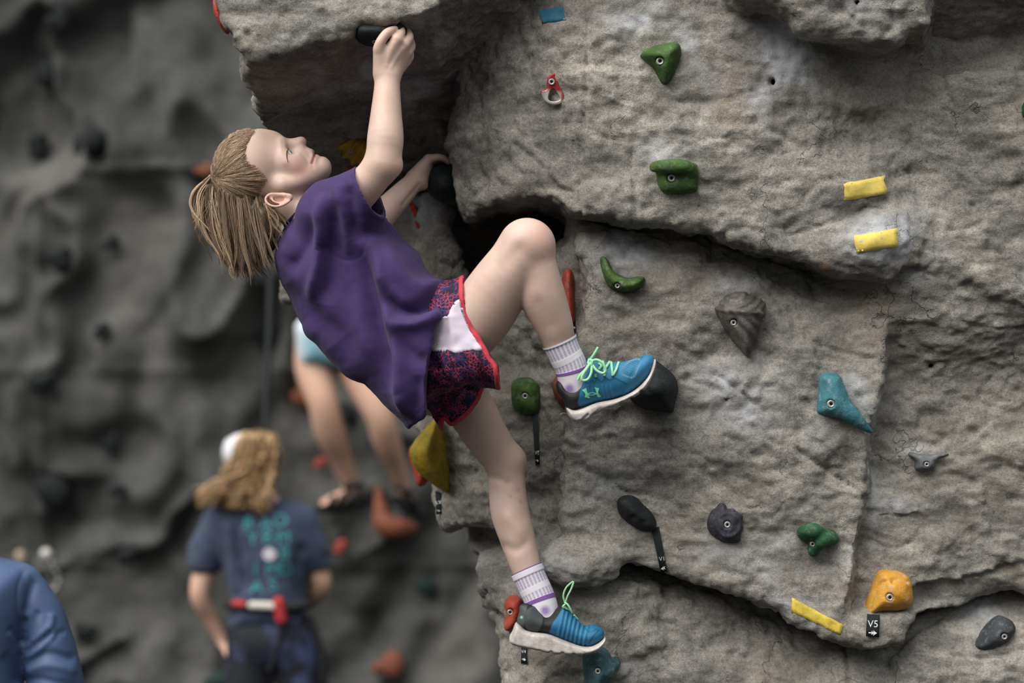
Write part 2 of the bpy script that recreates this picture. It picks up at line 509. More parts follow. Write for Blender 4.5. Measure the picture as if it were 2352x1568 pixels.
_LEDGE = [(1303, 482), (1336, 489), (1385, 485), (1450, 508), (1530, 516), (1600, 530), (1680, 546), (1750, 578), (1850, 600), (1900, 622), (1950, 631), (2040, 628), (2100, 612)]
_LOW = [(1210, 1200), (1287, 1205), (1330, 1240), (1400, 1275), (1440, 1302), (1520, 1322), (1600, 1340), (1700, 1368), (1800, 1410), (1870, 1450), (1940, 1482), (2010, 1486), (2078, 1484), (2096, 1440), (2135, 1412), (2250, 1398), (2352, 1372)]
def under(x, z, line, w):
    """1 right under a ledge, fading downwards over w metres"""
    t = np.array(line, float)
    dz = np.interp(x, x_at(t[:, 0]), z_at(t[:, 1])) - z
    return np.where(dz > -0.05, np.exp(-np.maximum(dz, 0) / w), 0)
def front_A(x, z):
    f = 5.0 + 0.022 * n2(x, z, 3.2, 3.7) + 0.08 * (z - 2.3)
    edge = x_at(1345) + 0.02 * (z - 2.4)
    f = f + 0.55 * np.maximum(0, edge - x) + 0.006 * np.exp(-((x - edge) / 0.02) ** 2)
    f = f + 0.35 * np.maximum(0, x_at(1130) - x) 
    f = f + 0.055 * sstep(x_at(1950), x_at(2200), x)
    # a shallow scoop above the second strip of tape and a belly along the ledge
    f = f + 0.03 * np.exp(-(((x - x_at(1960)) / 0.06) ** 2 + ((z - z_at(488)) / 0.018) ** 2))
    f = f - 0.03 * np.exp(-(((x - x_at(2020)) / 0.11) ** 2 + ((z - z_at(560)) / 0.06) ** 2))
    f = f + 0.03 * np.exp(-((z - z_at(300) - 0.15 * (x - x_at(2050))) / 0.05) ** 2) * sstep(x_at(1800), x_at(2000), x)
    return f
def front_B(x, z):
    f = 4.86 + 0.02 * n2(x, z, 4.0, 8.1)
    r = sstep(x_at(2095), x_at(2150), x)
    return f + r * (0.03 + 1.5 * np.maximum(0, 2.78 - z))
def front_C(x, z):
    up = sstep(z_at(1350), z_at(520), z)
    f = 5.105 - 0.035 * up + 0.02 * n2(x, z, 3.0, 5.9)
    f = f - 0.025 * sstep(x_at(1950), x_at(2200), x) * up
    xl = np.interp(z, [z_at(1470), z_at(1400), z_at(1250), z_at(1130), z_at(1000), z_at(850), z_at(700)],
                   [x_at(1955), x_at(1962), x_at(1988), x_at(2002), x_at(2012), x_at(2046), x_at(2062)])
    win = sstep(z_at(1440), z_at(1395), z) * sstep(z_at(700), z_at(880), z)
    f = f + 0.06 * sstep(-0.006, 0.012, x - xl) * win - 0.016 * np.exp(-((x - xl + 0.008) / 0.022) ** 2) * win
    f = f + 0.13 * under(x, z, _LEDGE, 0.055) * sstep(x_at(2060), x_at(1880), x)
    # small shelf at the right of the arete
    sh = sstep(x_at(2000), x_at(2020), x) * sstep(x_at(2150), x_at(2090), x)
    f = f - 0.014 * sh * np.exp(-((z - z_at(1160)) / 0.02) ** 2)
    # smooth scoop in the middle
    f = f + 0.02 * np.exp(-(((x - x_at(1480)) / 0.12) ** 2 + ((z - z_at(1040)) / 0.16) ** 2))
    return f
def front_D(x, z): return 5.115 + 0.15 * under(x, z, _LOW, 0.06) + 0.022 * n2(x, z, 3.4, 1.2) + 0.03 - 0.09 * (z - 1.5)
def front_E(x, z):
    f = 5.18 + 0.85 * np.maximum(0, x_at(1318, 5.15) - x) + 0.03 * n2(x, z, 5.0, 6.4)
    col = 0.045 * np.sin((x * 1.0 + 0.12 * z) * 34.0 + 1.3) * sstep(z_at(760, 5.4), z_at(560, 5.4), z) * sstep(x_at(1180), x_at(1080), x)
    return f + col
def front_F(x, z): return 5.15 + 0.26 * sstep(z_at(1330, 5.4), z_at(1225, 5.4), z) + 1.3 * np.maximum(0, x_at(1240, 5.15) - x) + 0.03 * n2(x, z, 6.0, 2.2)

class Field:
    """a smooth height field kept on a grid and looked up"""
    def __init__(s, f, a0, a1, b0, b1, r=0.006):
        s.a0, s.b0, s.r = a0, b0, r
        A = np.arange(a0, a1 + 2 * r, r); B = np.arange(b0, b1 + 2 * r, r)
        X, Z = np.meshgrid(A, B, indexing='ij'); s.G = f(X, Z).astype(np.float32); s.n = s.G.shape
    def __call__(s, x, z):
        u = np.clip((x - s.a0) / s.r, 0, s.n[0] - 1.001); v = np.clip((z - s.b0) / s.r, 0, s.n[1] - 1.001)
        i = u.astype(np.int32); j = v.astype(np.int32); f = u - i; g = v - j; G = s.G
        return (G[i, j] * (1 - f) + G[i + 1, j] * f) * (1 - g) + (G[i, j + 1] * (1 - f) + G[i + 1, j + 1] * f) * g
front_A = Field(front_A, -0.8, 1.4, 1.9, 3.0); front_B = Field(front_B, 0.2, 1.4, 2.5, 3.0); front_C = Field(front_C, -0.2, 1.4, 1.2, 2.6)
front_D = Field(front_D, -0.1, 1.4, -0.1, 1.8); front_E = Field(front_E, -0.5, 0.4, 1.2, 2.5); front_F = Field(front_F, -0.4, 0.5, -0.1, 1.8)
EDGE = Field(lambda x, z: 0.006 * n2(x, z, 22.0, 3.1, 2), -0.9, 1.5, -0.1, 3.0)
N_RZ = Field(lambda x, z: 0.014 * n2(x, z, 9.0, 4.4), -0.9, 0.5, 2.1, 3.0); N_RU = Field(lambda x, y: 0.016 * n2(x, y, 7.0, 9.3), -0.9, 0.5, 4.6, 6.4)
N_RX = Field(lambda y, z: 0.010 * n2(y, z, 9.0, 2.9), 4.6, 6.4, 2.1, 3.0); N_RY = Field(lambda x, z: 0.02 * n2(x, z, 6.0, 7.7), -0.9, 0.5, 2.1, 3.0)
N_CV = Field(lambda x, z: 0.03 * n2(x, z, 5.0, 6.6), -0.7, 0.2, 2.0, 3.0)
_LIP = [(-0.75, 2.565), (-0.545, 2.573), (-0.468, 2.587), (-0.415, 2.606), (-0.355, 2.637), (-0.311, 2.659), (-0.241, 2.672), (-0.155, 2.686), (-0.07, 2.80), (0.065, 2.875), (0.3, 3.0)]
def roof_sdf(p):
    x, y, z = p[:, 0], p[:, 1], p[:, 2]
    nz = N_RZ(x, z)
    zl = interp_px(x, _LIP)
    t = np.clip((y - 4.85) / 0.9, 0, 1.3)
    zu = zl + (2.335 - zl) * t + N_RU(x, y) + nz * 0.5
    xl = -0.543 - 0.40 * np.maximum(0, z - 2.575) + N_RX(y, z)
    d = smax(zu - z, xl - x, 0.02)
    d = smax(d, 4.85 + 0.30 * (z - 2.58) + N_RY(x, z) - y, 0.02)
    return np.maximum(d * 0.85, np.maximum(y - 6.3, x - 0.32))
def slab(poly, front, k, back=6.3, s=1.0):
    def f(p):
        x, y, z = p[:, 0], p[:, 1], p[:, 2]
        e = poly(x, z) + EDGE(x, z)
        return np.maximum(smax(e, (front(x, z) - y) * s, k), y - back)
    return f
rock = SDF()
ZB, ZT = 0.0, 2.95
def rk(f, poly, ylo, k, zlo=None, zhi=None):
    rock.add(f, (poly.lo[0], ylo, ZB if zlo is None else zlo), (poly.hi[0], 6.3, ZT if zhi is None else zhi), k)
rk(slab(_pE, front_E, 0.035, s=0.75), _pE, 4.95, 0.0, z_at(1300, 5.6), z_at(400, 5.6))
# the arched pocket under the upper slab
_pK = Poly([(1066, 470), (1100, 425), (1200, 410), (1290, 430), (1304, 500), (1296, 540), (1282, 556), (1240, 590), (1205, 660), (1150, 672), (1112, 650), (1090, 600), (1076, 540)], 5.15, 0.006, 0.05, 4)
rock.add(lambda p: smax(_pK(p[:, 0], p[:, 2]) + EDGE(p[:, 0], p[:, 2]) - 0.10 * (p[:, 1] - 5.15), np.maximum(4.5 - p[:, 1], p[:, 1] - 5.80), 0.03), (_pK.lo[0], 4.8, _pK.lo[1]), (_pK.hi[0], 5.85, _pK.hi[1]), 0.02, 's')
rk(slab(_pA, front_A, 0.030), _pA, 4.88, 0.006, z_at(820))
rk(slab(_pC, front_C, 0.026), _pC, 4.88, 0.010, z_at(1520), z_at(200))
rk(slab(_pD, front_D, 0.03), _pD, 4.95, 0.008, 0.0, z_at(1150))
rk(slab(_pF, front_F, 0.03, s=0.7), _pF, 4.95, 0.012, 0.0, z_at(1150, 5.6))
rk(slab(_pB, front_B, 0.03, s=0.8), _pB, 4.7, 0.012, z_at(160))
rock.add(roof_sdf, (-0.8, 4.7, 2.25), (0.34, 6.3, ZT), 0.012)
rock.add(lambda p: np.maximum(np.maximum(5.74 - p[:, 1] + N_CV(p[:, 0], p[:, 2]), p[:, 1] - 6.3),
         np.maximum(np.maximum(x_at(650, 5.75) - p[:, 0], p[:, 0] - 0.1), z_at(690, 5.75) - p[:, 2])), (-0.55, 5.6, 2.08), (0.12, 6.3, ZT), 0.02)
# a rounded block under the lower ledge, the fallen chips on the left edge
rock.ell(P(1325, 1292, 5.13), (0.10, 0.06, 0.055), 0.02)
for px_, py_, r_ in ((1120, 1345, 0.02), (1136, 1378, 0.02), (1150, 1408, 0.016)):
    rock.ell(P(px_, py_, 5.36), (r_ * 1.0, 0.05, r_ * 0.8), 0.02)
# bolt holes
for px_, py_, d_ in ((1775, 188, 4.99), (2138, 838, 5.1), (1668, 915, 5.05), (1968, 6, 4.9), (1601, 1453, 5.12), (1716, 1507, 5.12)):
    rock.cone(P(px_, py_, d_ - 0.06), P(px_, py_, d_ + 0.06), 0.0085, 0.0085, 0.006, 's')

H_ROCK = 0.0055
rv, rq = surface_nets(rock, H_ROCK, (-0.75, 4.7, 1.14), (1.32, 6.25, 2.93), margin=0.03)
lv, lq = surface_nets(rock, 0.024, (-0.75, 4.7, 0.0), (1.32, 6.25, 1.06), margin=0.03)      # the foot of the wall, below the picture
rq = rq[rv[rq][:, :, 2].max(1) < 2.925]; lq = lq[lv[lq][:, :, 2].max(1) < 1.13]
keepf = (rv[rq][:, :, 1].min(1) < 6.12)
rq = rq[keepf]
used = np.unique(rq); remap = np.full(len(rv), -1); remap[used] = np.arange(len(used)); rv = rv[used]; rq = remap[rq]
rv = relax(rv, rq, 1, 0.4)
rn = vnormals(rv, rq)
q_ = rv.astype(np.float32)
strata = q_ * np.array([5.0, 5.0, 11.0], np.float32)
dsp = 0.0060 * fbm(q_ * 8.5, 3) + 0.0040 * fbm(strata * 3.1 + 5, 3) + 0.0026 * fbm(q_ * 62, 2)
chunk = np.abs(fbm(q_ * np.array([9.0, 9.0, 13.0], np.float32) + 63, 3)); dsp += 0.005 * np.minimum(chunk * 2.2, 0.6)
fl = fbm(q_ * np.array([6.5, 6.5, 9.0], np.float32) + 91, 4); dsp += 0.0042 * sstep(-0.06, 0.06, fl) + 0.003 * sstep(0.32, 0.38, fl) - 0.003
fl = fbm(q_ * np.array([17.0, 17.0, 23.0], np.float32) + 47, 3); dsp += 0.0025 * sstep(0.10, 0.2, fl)
rid = 1 - np.abs(fbm(q_ * 6.0 + 31, 3)) * 3.0
dsp -= 0.007 * np.clip(rid, 0, 1) ** 3 * sstep(-0.05, 0.25, vnoise(q_ * 2.4 + 9))
rpx, rpy = topx(rv)
CRACKS = [[(1352, 0), (1350, 120), (1338, 300), (1330, 420), (1335, 485)], [(1180, 330), (1240, 380), (1275, 425), (1310, 440)], [(1810, 540), (1860, 525), (1900, 510), (1935, 500), (1990, 478), (2030, 480)],
          [(1850, 780), (1900, 800), (1960, 815), (2010, 822)], [(1865, 650), (1880, 680), (1905, 690)], [(1780, 300), (1830, 330), (1850, 350)],
          [(2230, 470), (2255, 500), (2240, 520), (2180, 530)], [(1640, 860), (1700, 900), (1760, 950)], [(1830, 1030), (1900, 1080), (1960, 1120), (1990, 1150)], [(2050, 30), (2052, 60), (2030, 85)],
          [(1350, 1080), (1400, 1100), (1440, 1130), (1490, 1135)], [(2165, 120), (2170, 200), (2190, 240)], [(1500, 1420), (1560, 1440), (1600, 1480)], [(1940, 1490), (1950, 1568), (1930, 1700)],
          [(2050, 1500), (2100, 1450), (2160, 1420)], [(2180, 1500), (2260, 1510), (2352, 1490)]]
for ln in CRACKS:
    ln = catmull(ln, 6, False); d2 = np.full(len(rv), 1e9)
    for a, b in zip(ln[:-1], ln[1:]):
        e = b - a; t = np.clip(((rpx - a[0]) * e[0] + (rpy - a[1]) * e[1]) / (e @ e), 0, 1)
        d2 = np.minimum(d2, (rpx - a[0] - e[0] * t) ** 2 + (rpy - a[1] - e[1] * t) ** 2)
    wob = 1 + 0.5 * vnoise(q_ * 30)
    dsp -= 0.008 * np.exp(-d2 / (5.0 * wob) ** 2) * (rv[:, 1] < 5.3)
rv = rv + rn * dsp[:, None]
# chalk and rust marks
def spot(lst):
    o = np.zeros(len(rv))
    for cx, cy, rx, ry, a in lst:
        o = np.maximum(o, a * np.exp(-(((rpx - cx) / rx) ** 2 + ((rpy - cy) / ry) ** 2)))
    return o
nzc = 0.6 + 0.9 * fbm(q_ * 14 + 3, 3)
chalk = spot([(1790, 130, 70, 75, 1.0), (1745, 200, 30, 60, .9), (1850, 190, 25, 50, .7), (1690, 90, 50, 40, .5), (1480, 55, 70, 40, .6), (1560, 100, 50, 50, .6), (1600, 180, 40, 50, .5), (1540, 350, 60, 30, .5),
              (2040, 560, 75, 60, 1.1), (1990, 480, 60, 25, .5), (2090, 600, 60, 40, .6), (1440, 585, 60, 45, .8), (1700, 660, 60, 20, .6), (1680, 900, 90, 60, .6), (1720, 960, 60, 40, .4), (1975, 910, 50, 50, .7), (1890, 1000, 50, 30, .3),
              (1700, 1255, 90, 40, .5), (1765, 1310, 50, 30, .4), (1960, 1340, 25, 55, .8), (2115, 1340, 40, 40, .7), (1790, 1385, 60, 18, .7), (1850, 1430, 60, 15, .5), (2250, 1420, 45, 50, .7), (2110, 1040, 60, 25, .4),
              (2000, 1100, 12, 120, .5), (2050, 1160, 60, 14, .5), (1960, 40, 60, 40, .6), (1850, 60, 60, 30, .4), (810, 155, 80, 16, 1.3), (940, 215, 60, 25, 1.2), (790, 190, 90, 30, .5), (980, 60, 30, 30, .2), (1420, 1500, 40, 40, .5), (1270, 1290, 60, 40, .4), (1400, 1110, 60, 30, .2),
              (960, 470, 20, 70, .8), (1010, 480, 30, 30, .3)]) * np.clip(nzc, 0, 1.4)
rust = spot([(1700, 190, 22, 60, .9), (1690, 250, 30, 50, .7), (1660, 110, 40, 30, .6), (1670, 280, 30, 30, .5), (1570, 640, 60, 30, .4), (2000, 690, 40, 30, .8), (1990, 660, 60, 30, .5), (1530, 1210, 40, 30, .5), (1560, 1260, 30, 30, .4), (1340, 1430, 60, 40, .3), (1800, 1500, 80, 60, .35), (1290, 1180, 30, 60, .4), (1880, 610, 60, 16, .5)]) * np.clip(nzc + .2, 0, 1.3)

# split into the blocks one can tell apart (the pieces of one sculpted wall)
fc = rv[rq].mean(1)
lab = np.zeros(len(rq), int)
names = ['side_column', 'ledge_slab', 'lower_slab', 'foot_slab', 'foot_column', 'top_boulder', 'overhang_block', 'cave_wall']
fn_ = [rock.ops[i][0] for i in (0, 2, 3, 4, 5, 6, 7, 8)]
dd = np.stack([f(fc) for f in fn_], 1); lab = dd.argmin(1)
wall_right = empty('wall_right', (0.4, 5.6, 0.0)); wall_right['kind'] = 'structure'
wall_right['label'] = 'grey sculpted concrete boulder wall with ledges and dark overhang'
me_all = fast_mesh('rock_all', rv, rq)
rock_bvh = BVHTree.FromPolygons([tuple(c) for c in rv.tolist()], [tuple(c) for c in rq.tolist()])
bpy.data.meshes.remove(me_all)
rnf = vnormals(rv, rq)
for k_, nm in enumerate(names):
    sel = np.nonzero(lab == k_)[0]
    if len(sel) < 10: continue
    qq = rq[sel]; us = np.unique(qq); rm = np.full(len(rv), -1); rm[us] = np.arange(len(us))
    me = fast_mesh(nm, rv[us], rm[qq]); attr(me, 'chalk', chalk[us]); attr(me, 'rust', rust[us])
    me.normals_split_custom_set_from_vertices([tuple(c) for c in rnf[us].tolist()])
    link(nm, me, M_ROCK, wall_right)

me = fast_mesh('wall_base', lv, lq); attr(me, 'chalk', np.zeros(len(lv))); attr(me, 'rust', np.zeros(len(lv))); link('wall_base', me, M_ROCK, wall_right)

def hit(px, py):
    """where the line of sight through a photo pixel meets the boulder wall"""
    d = Vector(P(px, py, 1.0) - np.array([0, 0, CAMZ])).normalized()
    co, no, i, dist = rock_bvh.ray_cast(Vector((0, 0, CAMZ)), d)
    if co is None: return P(px, py, 5.1), np.array([0, -1.0, 0])
    if no.y > 0: no = -no
    return np.array(co), np.array(no)

# ================================================================== the far wall and the ground
def back_material():
    m = mat_new('far_wall', rough=0.95, spec=0.1); t = NT(m)
    a = t.noise(1.1, 5, 0.6, 0.8); b = t.noise(5, 5, 0.65, 0.5); g = t.noise(60, 3, 0.6)
    c = t.ramp(a, [(0.3, (0.048, 0.050, 0.049)), (0.55, (0.098, 0.097, 0.092)), (0.75, (0.150, 0.145, 0.134))])
    c = t.mix(0.8, c, t.ramp(b, [(0.32, (0.55, 0.56, 0.56)), (0.6, (1.1, 1.1, 1.08))]), 'MULTIPLY')
    c = t.mix(0.5, c, t.ramp(g, [(0.3, (0.7, 0.7, 0.7)), (0.7, (1.25, 1.25, 1.25))]), 'MULTIPLY')
    t.color(c); t.bump(t.math('ADD', b, g), 0.5, 0.02)
    return m
BX = np.arange(-6.0, 4.6, 0.026); BZ = np.arange(0.0, 6.2, 0.026)
gx, gz = np.meshgrid(BX, BZ, indexing='ij')
def back_y(x, z):
    p = np.stack([x, np.full_like(x, 2.2), z], -1)
    w = np.stack([fbm(p * 1.1 + 4, 3), np.zeros_like(x), fbm(p * 1.1 + 40, 3)], -1)
    q = p + 0.42 * w
    h = 0.20 * fbm(q * np.array([1.5, 1, 1.1]), 3)
    r = 1 - np.abs(fbm(q * np.array([2.1, 1, 1.2]) + 11, 2)) * 2.4
    h = h + 0.13 * np.clip(r, 0, 1) ** 2
    b = fbm(q * 2.6 + 21, 2)
    h = h - 0.12 * np.clip(b - 0.1, 0, 1)
    px = 1176 + x / 10.5 * FPX; py = 784 - (z - CAMZ) / 10.5 * FPX
    for y_, x0, x1 in ((382, 150, 640), (846, -100, 1100), (1310, 380, 1200), (1300, -100, 320), (610, 600, 1200)):
        h = h + 0.05 * np.exp(-((py - y_) / 5.0) ** 2) * sstep(x0, x0 + 60, px) * sstep(x1, x1 - 60, px)
    for x_ in (80, 640, 1010):
        h = h + 0.03 * np.exp(-((px - x_) / 5.0) ** 2)
    return 10.65 - h * 0.85 - 0.02 * fbm(p * 7, 2)
gy = back_y(gx, gz)
bv = np.stack([gx, gy, gz], -1).reshape(-1, 3)
ni, nj = gx.shape
ii = (np.arange(ni - 1)[:, None] * nj + np.arange(nj - 1)[None]).reshape(-1)
bq = np.stack([ii, ii + nj, ii + nj + 1, ii + 1], 1)
wall_back = link('wall_back', fast_mesh('wall_back', bv, bq), back_material())
wall_back['kind'] = 'structure'; wall_back['label'] = 'dark grey moulded climbing wall far behind, out of focus'
def back_hit(px, py):
    d = 10.5
    for _ in range(6):
        c = P(px, py, d); d = float(back_y(np.array([c[0]]), np.array([c[2]]))[0])
    return P(px, py, d)

def ground():
    m = mat_new('ground_rubber', (0.05, 0.05, 0.048), 0.95, 0, 0.1); t = NT(m)
    t.color(t.ramp(t.noise(40, 4, 0.7), [(0.3, (0.014, 0.014, 0.0135)), (0.7, (0.034, 0.033, 0.031))])); t.bump(t.noise(220, 2), 0.4, 0.01)
    bm = bmesh.new(); bmesh.ops.create_grid(bm, x_segments=8, y_segments=8, size=30)
    o = link('floor', bm_mesh('floor', bm), m); o['kind'] = 'structure'; o['label'] = 'dark rubber safety ground below the climbing walls'
ground()
# ================================================================== the climber
Y0 = 5.0
def Q(px, py, dy=0.0): return P(px, py, Y0 + dy)
def chain_px(m, rows, k):
    """rows: (px, py, dy, radius in photo pixels at 5 m)"""
    m.chain([Q(a, b, c) for a, b, c, r in rows], [r * U for a, b, c, r in rows], k)

AX_DN = np.array([0.907, 0, -0.42]); AX_AN = np.array([0.42, 0, 0.907]); AX_LT = np.array([0, 1.0, 0])
HEAD_AX = np.stack([AX_DN, AX_AN, AX_LT])
def hell(m, px, py, dy, r, k=0.0, op='u'):
    m.ell(Q(px, py, dy), np.array(r) * U, k, op, HEAD_AX)

climber = tag(empty('climber', tuple(P(1280, 1500, 5.0))), 'young climber in purple T-shirt and patterned shorts reaching up the boulder', 'person')

# ---------------------------------------------------------------- body
body = SDF()
# trunk, inside the clothes
chain_px(body, [(745, 520, 0.05, 70), (850, 640, 0.05, 74), (960, 790, 0.045, 74)], 0.03)
chain_px(body, [(745, 520, -0.05, 70), (850, 640, -0.05, 74), (960, 790, -0.045, 74)], 0.03)
chain_px(body, [(960, 790, -0.06, 72), (1005, 810, -0.07, 76)], 0.03)
chain_px(body, [(960, 800, 0.06, 72), (995, 870, 0.07, 74)], 0.03)
# neck
chain_px(body, [(640, 425, 0.0, 46), (672, 470, 0.0, 45), (722, 528, 0.0, 52)], 0.02)
# head
hell(body, 573, 389, 0, (80, 92, 74), 0.02)
hell(body, 664, 372, 0, (62, 42, 53), 0.022)
hell(body, 697, 392, 0, (47, 37, 40), 0.02)
for s in (-1, 1):
    chain_px(body, [(652, 424, s * 0.043, 18), (690, 414, s * 0.031, 20), (738, 388, s * 0.010, 18)], 0.02)
    hell(body, 668, 377, s * 0.033, (30, 24, 24), 0.015)
_pFace = Poly([(575, 330), (590, 301), (603, 297), (624, 299), (640, 304.5), (649, 311.5), (657, 317), (666, 318), (678, 316.5), (689, 313.5), (697, 314.5), (703, 320), (704.5, 328), (702, 335), (707, 338.5),
               (715, 342.5), (721.5, 347), (723, 351), (721.5, 354), (727, 356), (730.5, 360), (736, 361), (746, 362.5), (753.5, 369), (757, 380), (755.5, 392), (748, 404), (735, 418), (715, 430), (680, 432), (620, 410), (580, 370)], 5.0, 0.0018, 0.03, 5, 0.003)
body.inflate(_pFace, Y0, 0.021, 0.024, 0.012)
for s in (-1, 1):
    hell(body, 691, 341, s * 0.0105, (9, 8, 7.5), 0.006)                       # nostril wings
    hell(body, 671, 341, s * 0.033, (11, 13, 15), 0.016, 's')                     # eye hollows
    chain_px(body, [(647, 322, s * 0.014, 7), (648, 338, s * 0.031, 7.5), (652, 356, s * 0.043, 7), (657, 372, s * 0.049, 5)], 0.010)   # brow and lid fold
    hell(body, 660, 358, s * 0.0335, (12.6, 13.4, 13.2), 0.005)                     # lids
    body.cone(Q(661.5, 373, s * 0.0475), Q(670, 344, s * 0.038), 1.3 * U, 5.2 * U, 0.0015, 's')
    body.cone(Q(708, 347, s * 0.013), Q(719, 363, s * 0.020), 4 * U, 4 * U, 0.006)
    body.cone(Q(699.5, 340, s * 0.006), Q(699, 345, s * 0.009), 2.6 * U, 2.6 * U, 0.003, 's')  # nostril
# ears
EARP = [(636, 446), (622, 445), (611, 452), (609, 461), (615, 469), (627, 474.5), (641, 474), (654, 469.5), (664, 463.5), (670.5, 455), (668, 447), (657, 443)]
_pEar = Poly(EARP, 4.93, 0.002, 0.02, 4)
for s in (-1, 1):
    y_e = Y0 + s * 0.066
    body.inflate(_pEar, y_e, 0.008, 0.008, 0.004, az=s * 0.35)
    body.ell(P(640, 458, Y0 + s * 0.079), np.array([17, 8, 8]) * U * np.array([1, 1.0, 1]), 0.004, 's')
    rim = [(646, 446, .0725), (632, 445, .073), (619, 446.5, .076), (611, 454, .079), (611, 463, .082), (618, 470, .084), (630, 474, .085), (643, 473, .084), (655, 468, .081), (664, 462, .077)]
    body.chain([P(a, b, Y0 + s * c) for a, b, c in rim], [3.4 * U] * len(rim), 0.003)
    ant_ = [(622, 453, .074), (627, 461, .079), (637, 465.5, .081), (649, 464, .079), (657, 459, .075)]
    body.chain([P(a, b, Y0 + s * c) for a, b, c in ant_], [2.8 * U] * len(ant_), 0.004)
    body.cone(P(650, 446, Y0 + s * .071), P(655, 449, Y0 + s * .075), 4 * U, 3 * U, 0.004)
    body.ell(P(666, 454, Y0 + s * .071), np.array([7, 6, 8]) * U, 0.005)
# near arm
chain_px(body, [(778, 492, -0.10, 46), (835, 430, -0.135, 41.5), (878, 380, -0.15, 38)], 0.02)
chain_px(body, [(880, 374, -0.15, 37), (885, 322, -0.145, 41), (887, 262, -0.13, 35), (889, 205, -0.115, 29.5), (890, 178, -0.108, 29)], 0.018)
hell(body, 907, 380, -0.152, (14, 13, 15), 0.014)
# near hand
HK = 0.010
chain_px(body, [(884, 172, -0.108, 22), (886, 140, -0.112, 21), (911, 92, -0.118, 13.5)], HK)
chain_px(body, [(893, 172, -0.106, 22), (905, 138, -0.104, 20), (928, 103, -0.106, 13.5)], HK)
chain_px(body, [(900, 170, -0.102, 19), (918, 142, -0.094, 16), (934, 122, -0.092, 13)], HK)
chain_px(body, [(902, 166, -0.096, 17), (922, 150, -0.084, 14), (933, 140, -0.080, 12)], HK)
chain_px(body, [(876, 165, -0.112, 17), (872, 132, -0.120, 15), (870, 112, -0.126, 12.5)], HK)
FK = 0.0035
chain_px(body, [(911, 92, -0.118, 12), (921, 74, -0.098, 10.5), (914, 61, -0.070, 9), (898, 64, -0.050, 8)], FK)
chain_px(body, [(928, 103, -0.106, 12), (940, 86, -0.082, 10.5), (931, 69, -0.058, 9), (913, 69, -0.040, 8)], FK)
chain_px(body, [(934, 122, -0.092, 12), (945, 106, -0.066, 10), (938, 87, -0.042, 9), (921, 82, -0.028, 8)], FK)
chain_px(body, [(933, 140, -0.080, 11), (942, 128, -0.054, 9.5), (937, 109, -0.032, 8.5), (922, 100, -0.020, 7.5)], FK)
chain_px(body, [(870, 114, -0.126, 12.5), (874, 97, -0.130, 11.5), (889, 76, -0.124, 10.5), (907, 67, -0.106, 8.5)], FK)
# far arm
chain_px(body, [(800, 520, 0.12, 44), (848, 520, 0.17, 38), (892, 478, 0.20, 33), (928, 441, 0.225, 28), (955, 412, 0.242, 22)], 0.02)
chain_px(body, [(955, 408, 0.242, 21), (970, 385, 0.246, 17), (984, 366, 0.248, 12.5)], HK)
chain_px(body, [(957, 414, 0.245, 20), (975, 395, 0.258, 17), (986, 372, 0.270, 12)], HK)
chain_px(body, [(960, 418, 0.248, 18), (976, 404, 0.270, 15), (986, 380, 0.288, 11)], HK)
chain_px(body, [(958, 418, 0.240, 17), (967, 418, 0.240, 14), (973, 426, 0.244, 10)], HK)
chain_px(body, [(984, 366, 0.248, 11), (1005, 361, 0.248, 9), (1020, 364, 0.252, 8), (1031, 373, 0.258, 6.5)], FK)
chain_px(body, [(986, 370, 0.270, 11), (1008, 364, 0.270, 9), (1022, 368, 0.274, 8), (1030, 378, 0.278, 6.5)], FK)
chain_px(body, [(986, 377, 0.288, 10), (1008, 371, 0.290, 8.5), (1020, 375, 0.294, 7.5), (1027, 383, 0.296, 6)], FK)
chain_px(body, [(983, 385, 0.302, 9), (1004, 379, 0.306, 7.5), (1014, 383, 0.310, 7), (1020, 389, 0.312, 6)], FK)
chain_px(body, [(966, 418, 0.246, 11), (977, 424, 0.262, 9.5), (986, 420, 0.280, 8.5), (994, 410, 0.294, 7.5)], FK)
# near leg
chain_px(body, [(1005, 805, -0.075, 80), (1094, 732, -0.115, 75), (1155, 646, -0.145, 67), (1206, 572, -0.160, 58)], 0.02)
hell(body, 1215, 560, -0.165, (54, 52, 48), 0.03)
chain_px(body, [(1212, 575, -0.160, 56), (1234, 635, -0.158, 50), (1247, 684, -0.150, 51.5), (1272, 745, -0.138, 43), (1284, 782, -0.130, 36.5), (1297, 815, -0.126, 33), (1310, 845, -0.122, 29)], 0.007)
chain_px(body, [(1310, 845, -0.122, 29), (1322, 890, -0.115, 26), (1390, 888, -0.10, 22), (1450, 866, -0.09, 17)], 0.01)
# far leg
chain_px(body, [(995, 875, 0.07, 78), (1072, 930, 0.095, 60), (1115, 998, 0.10, 52), (1161, 1064, 0.105, 45)], 0.02)
hell(body, 1180, 1052, 0.10, (20, 22, 26), 0.025)
chain_px(body, [(1161, 1064, 0.105, 44), (1165, 1125, 0.098, 43.5), (1172, 1178, 0.088, 45), (1190, 1240, 0.078, 41), (1209, 1304, 0.068, 35), (1234, 1364, 0.060, 30), (1246, 1395, 0.055, 27)], 0.01)
chain_px(body, [(1246, 1395, 0.055, 27), (1254, 1424, 0.05, 23), (1310, 1448, 0.04, 18), (1352, 1462, 0.035, 12)], 0.01)

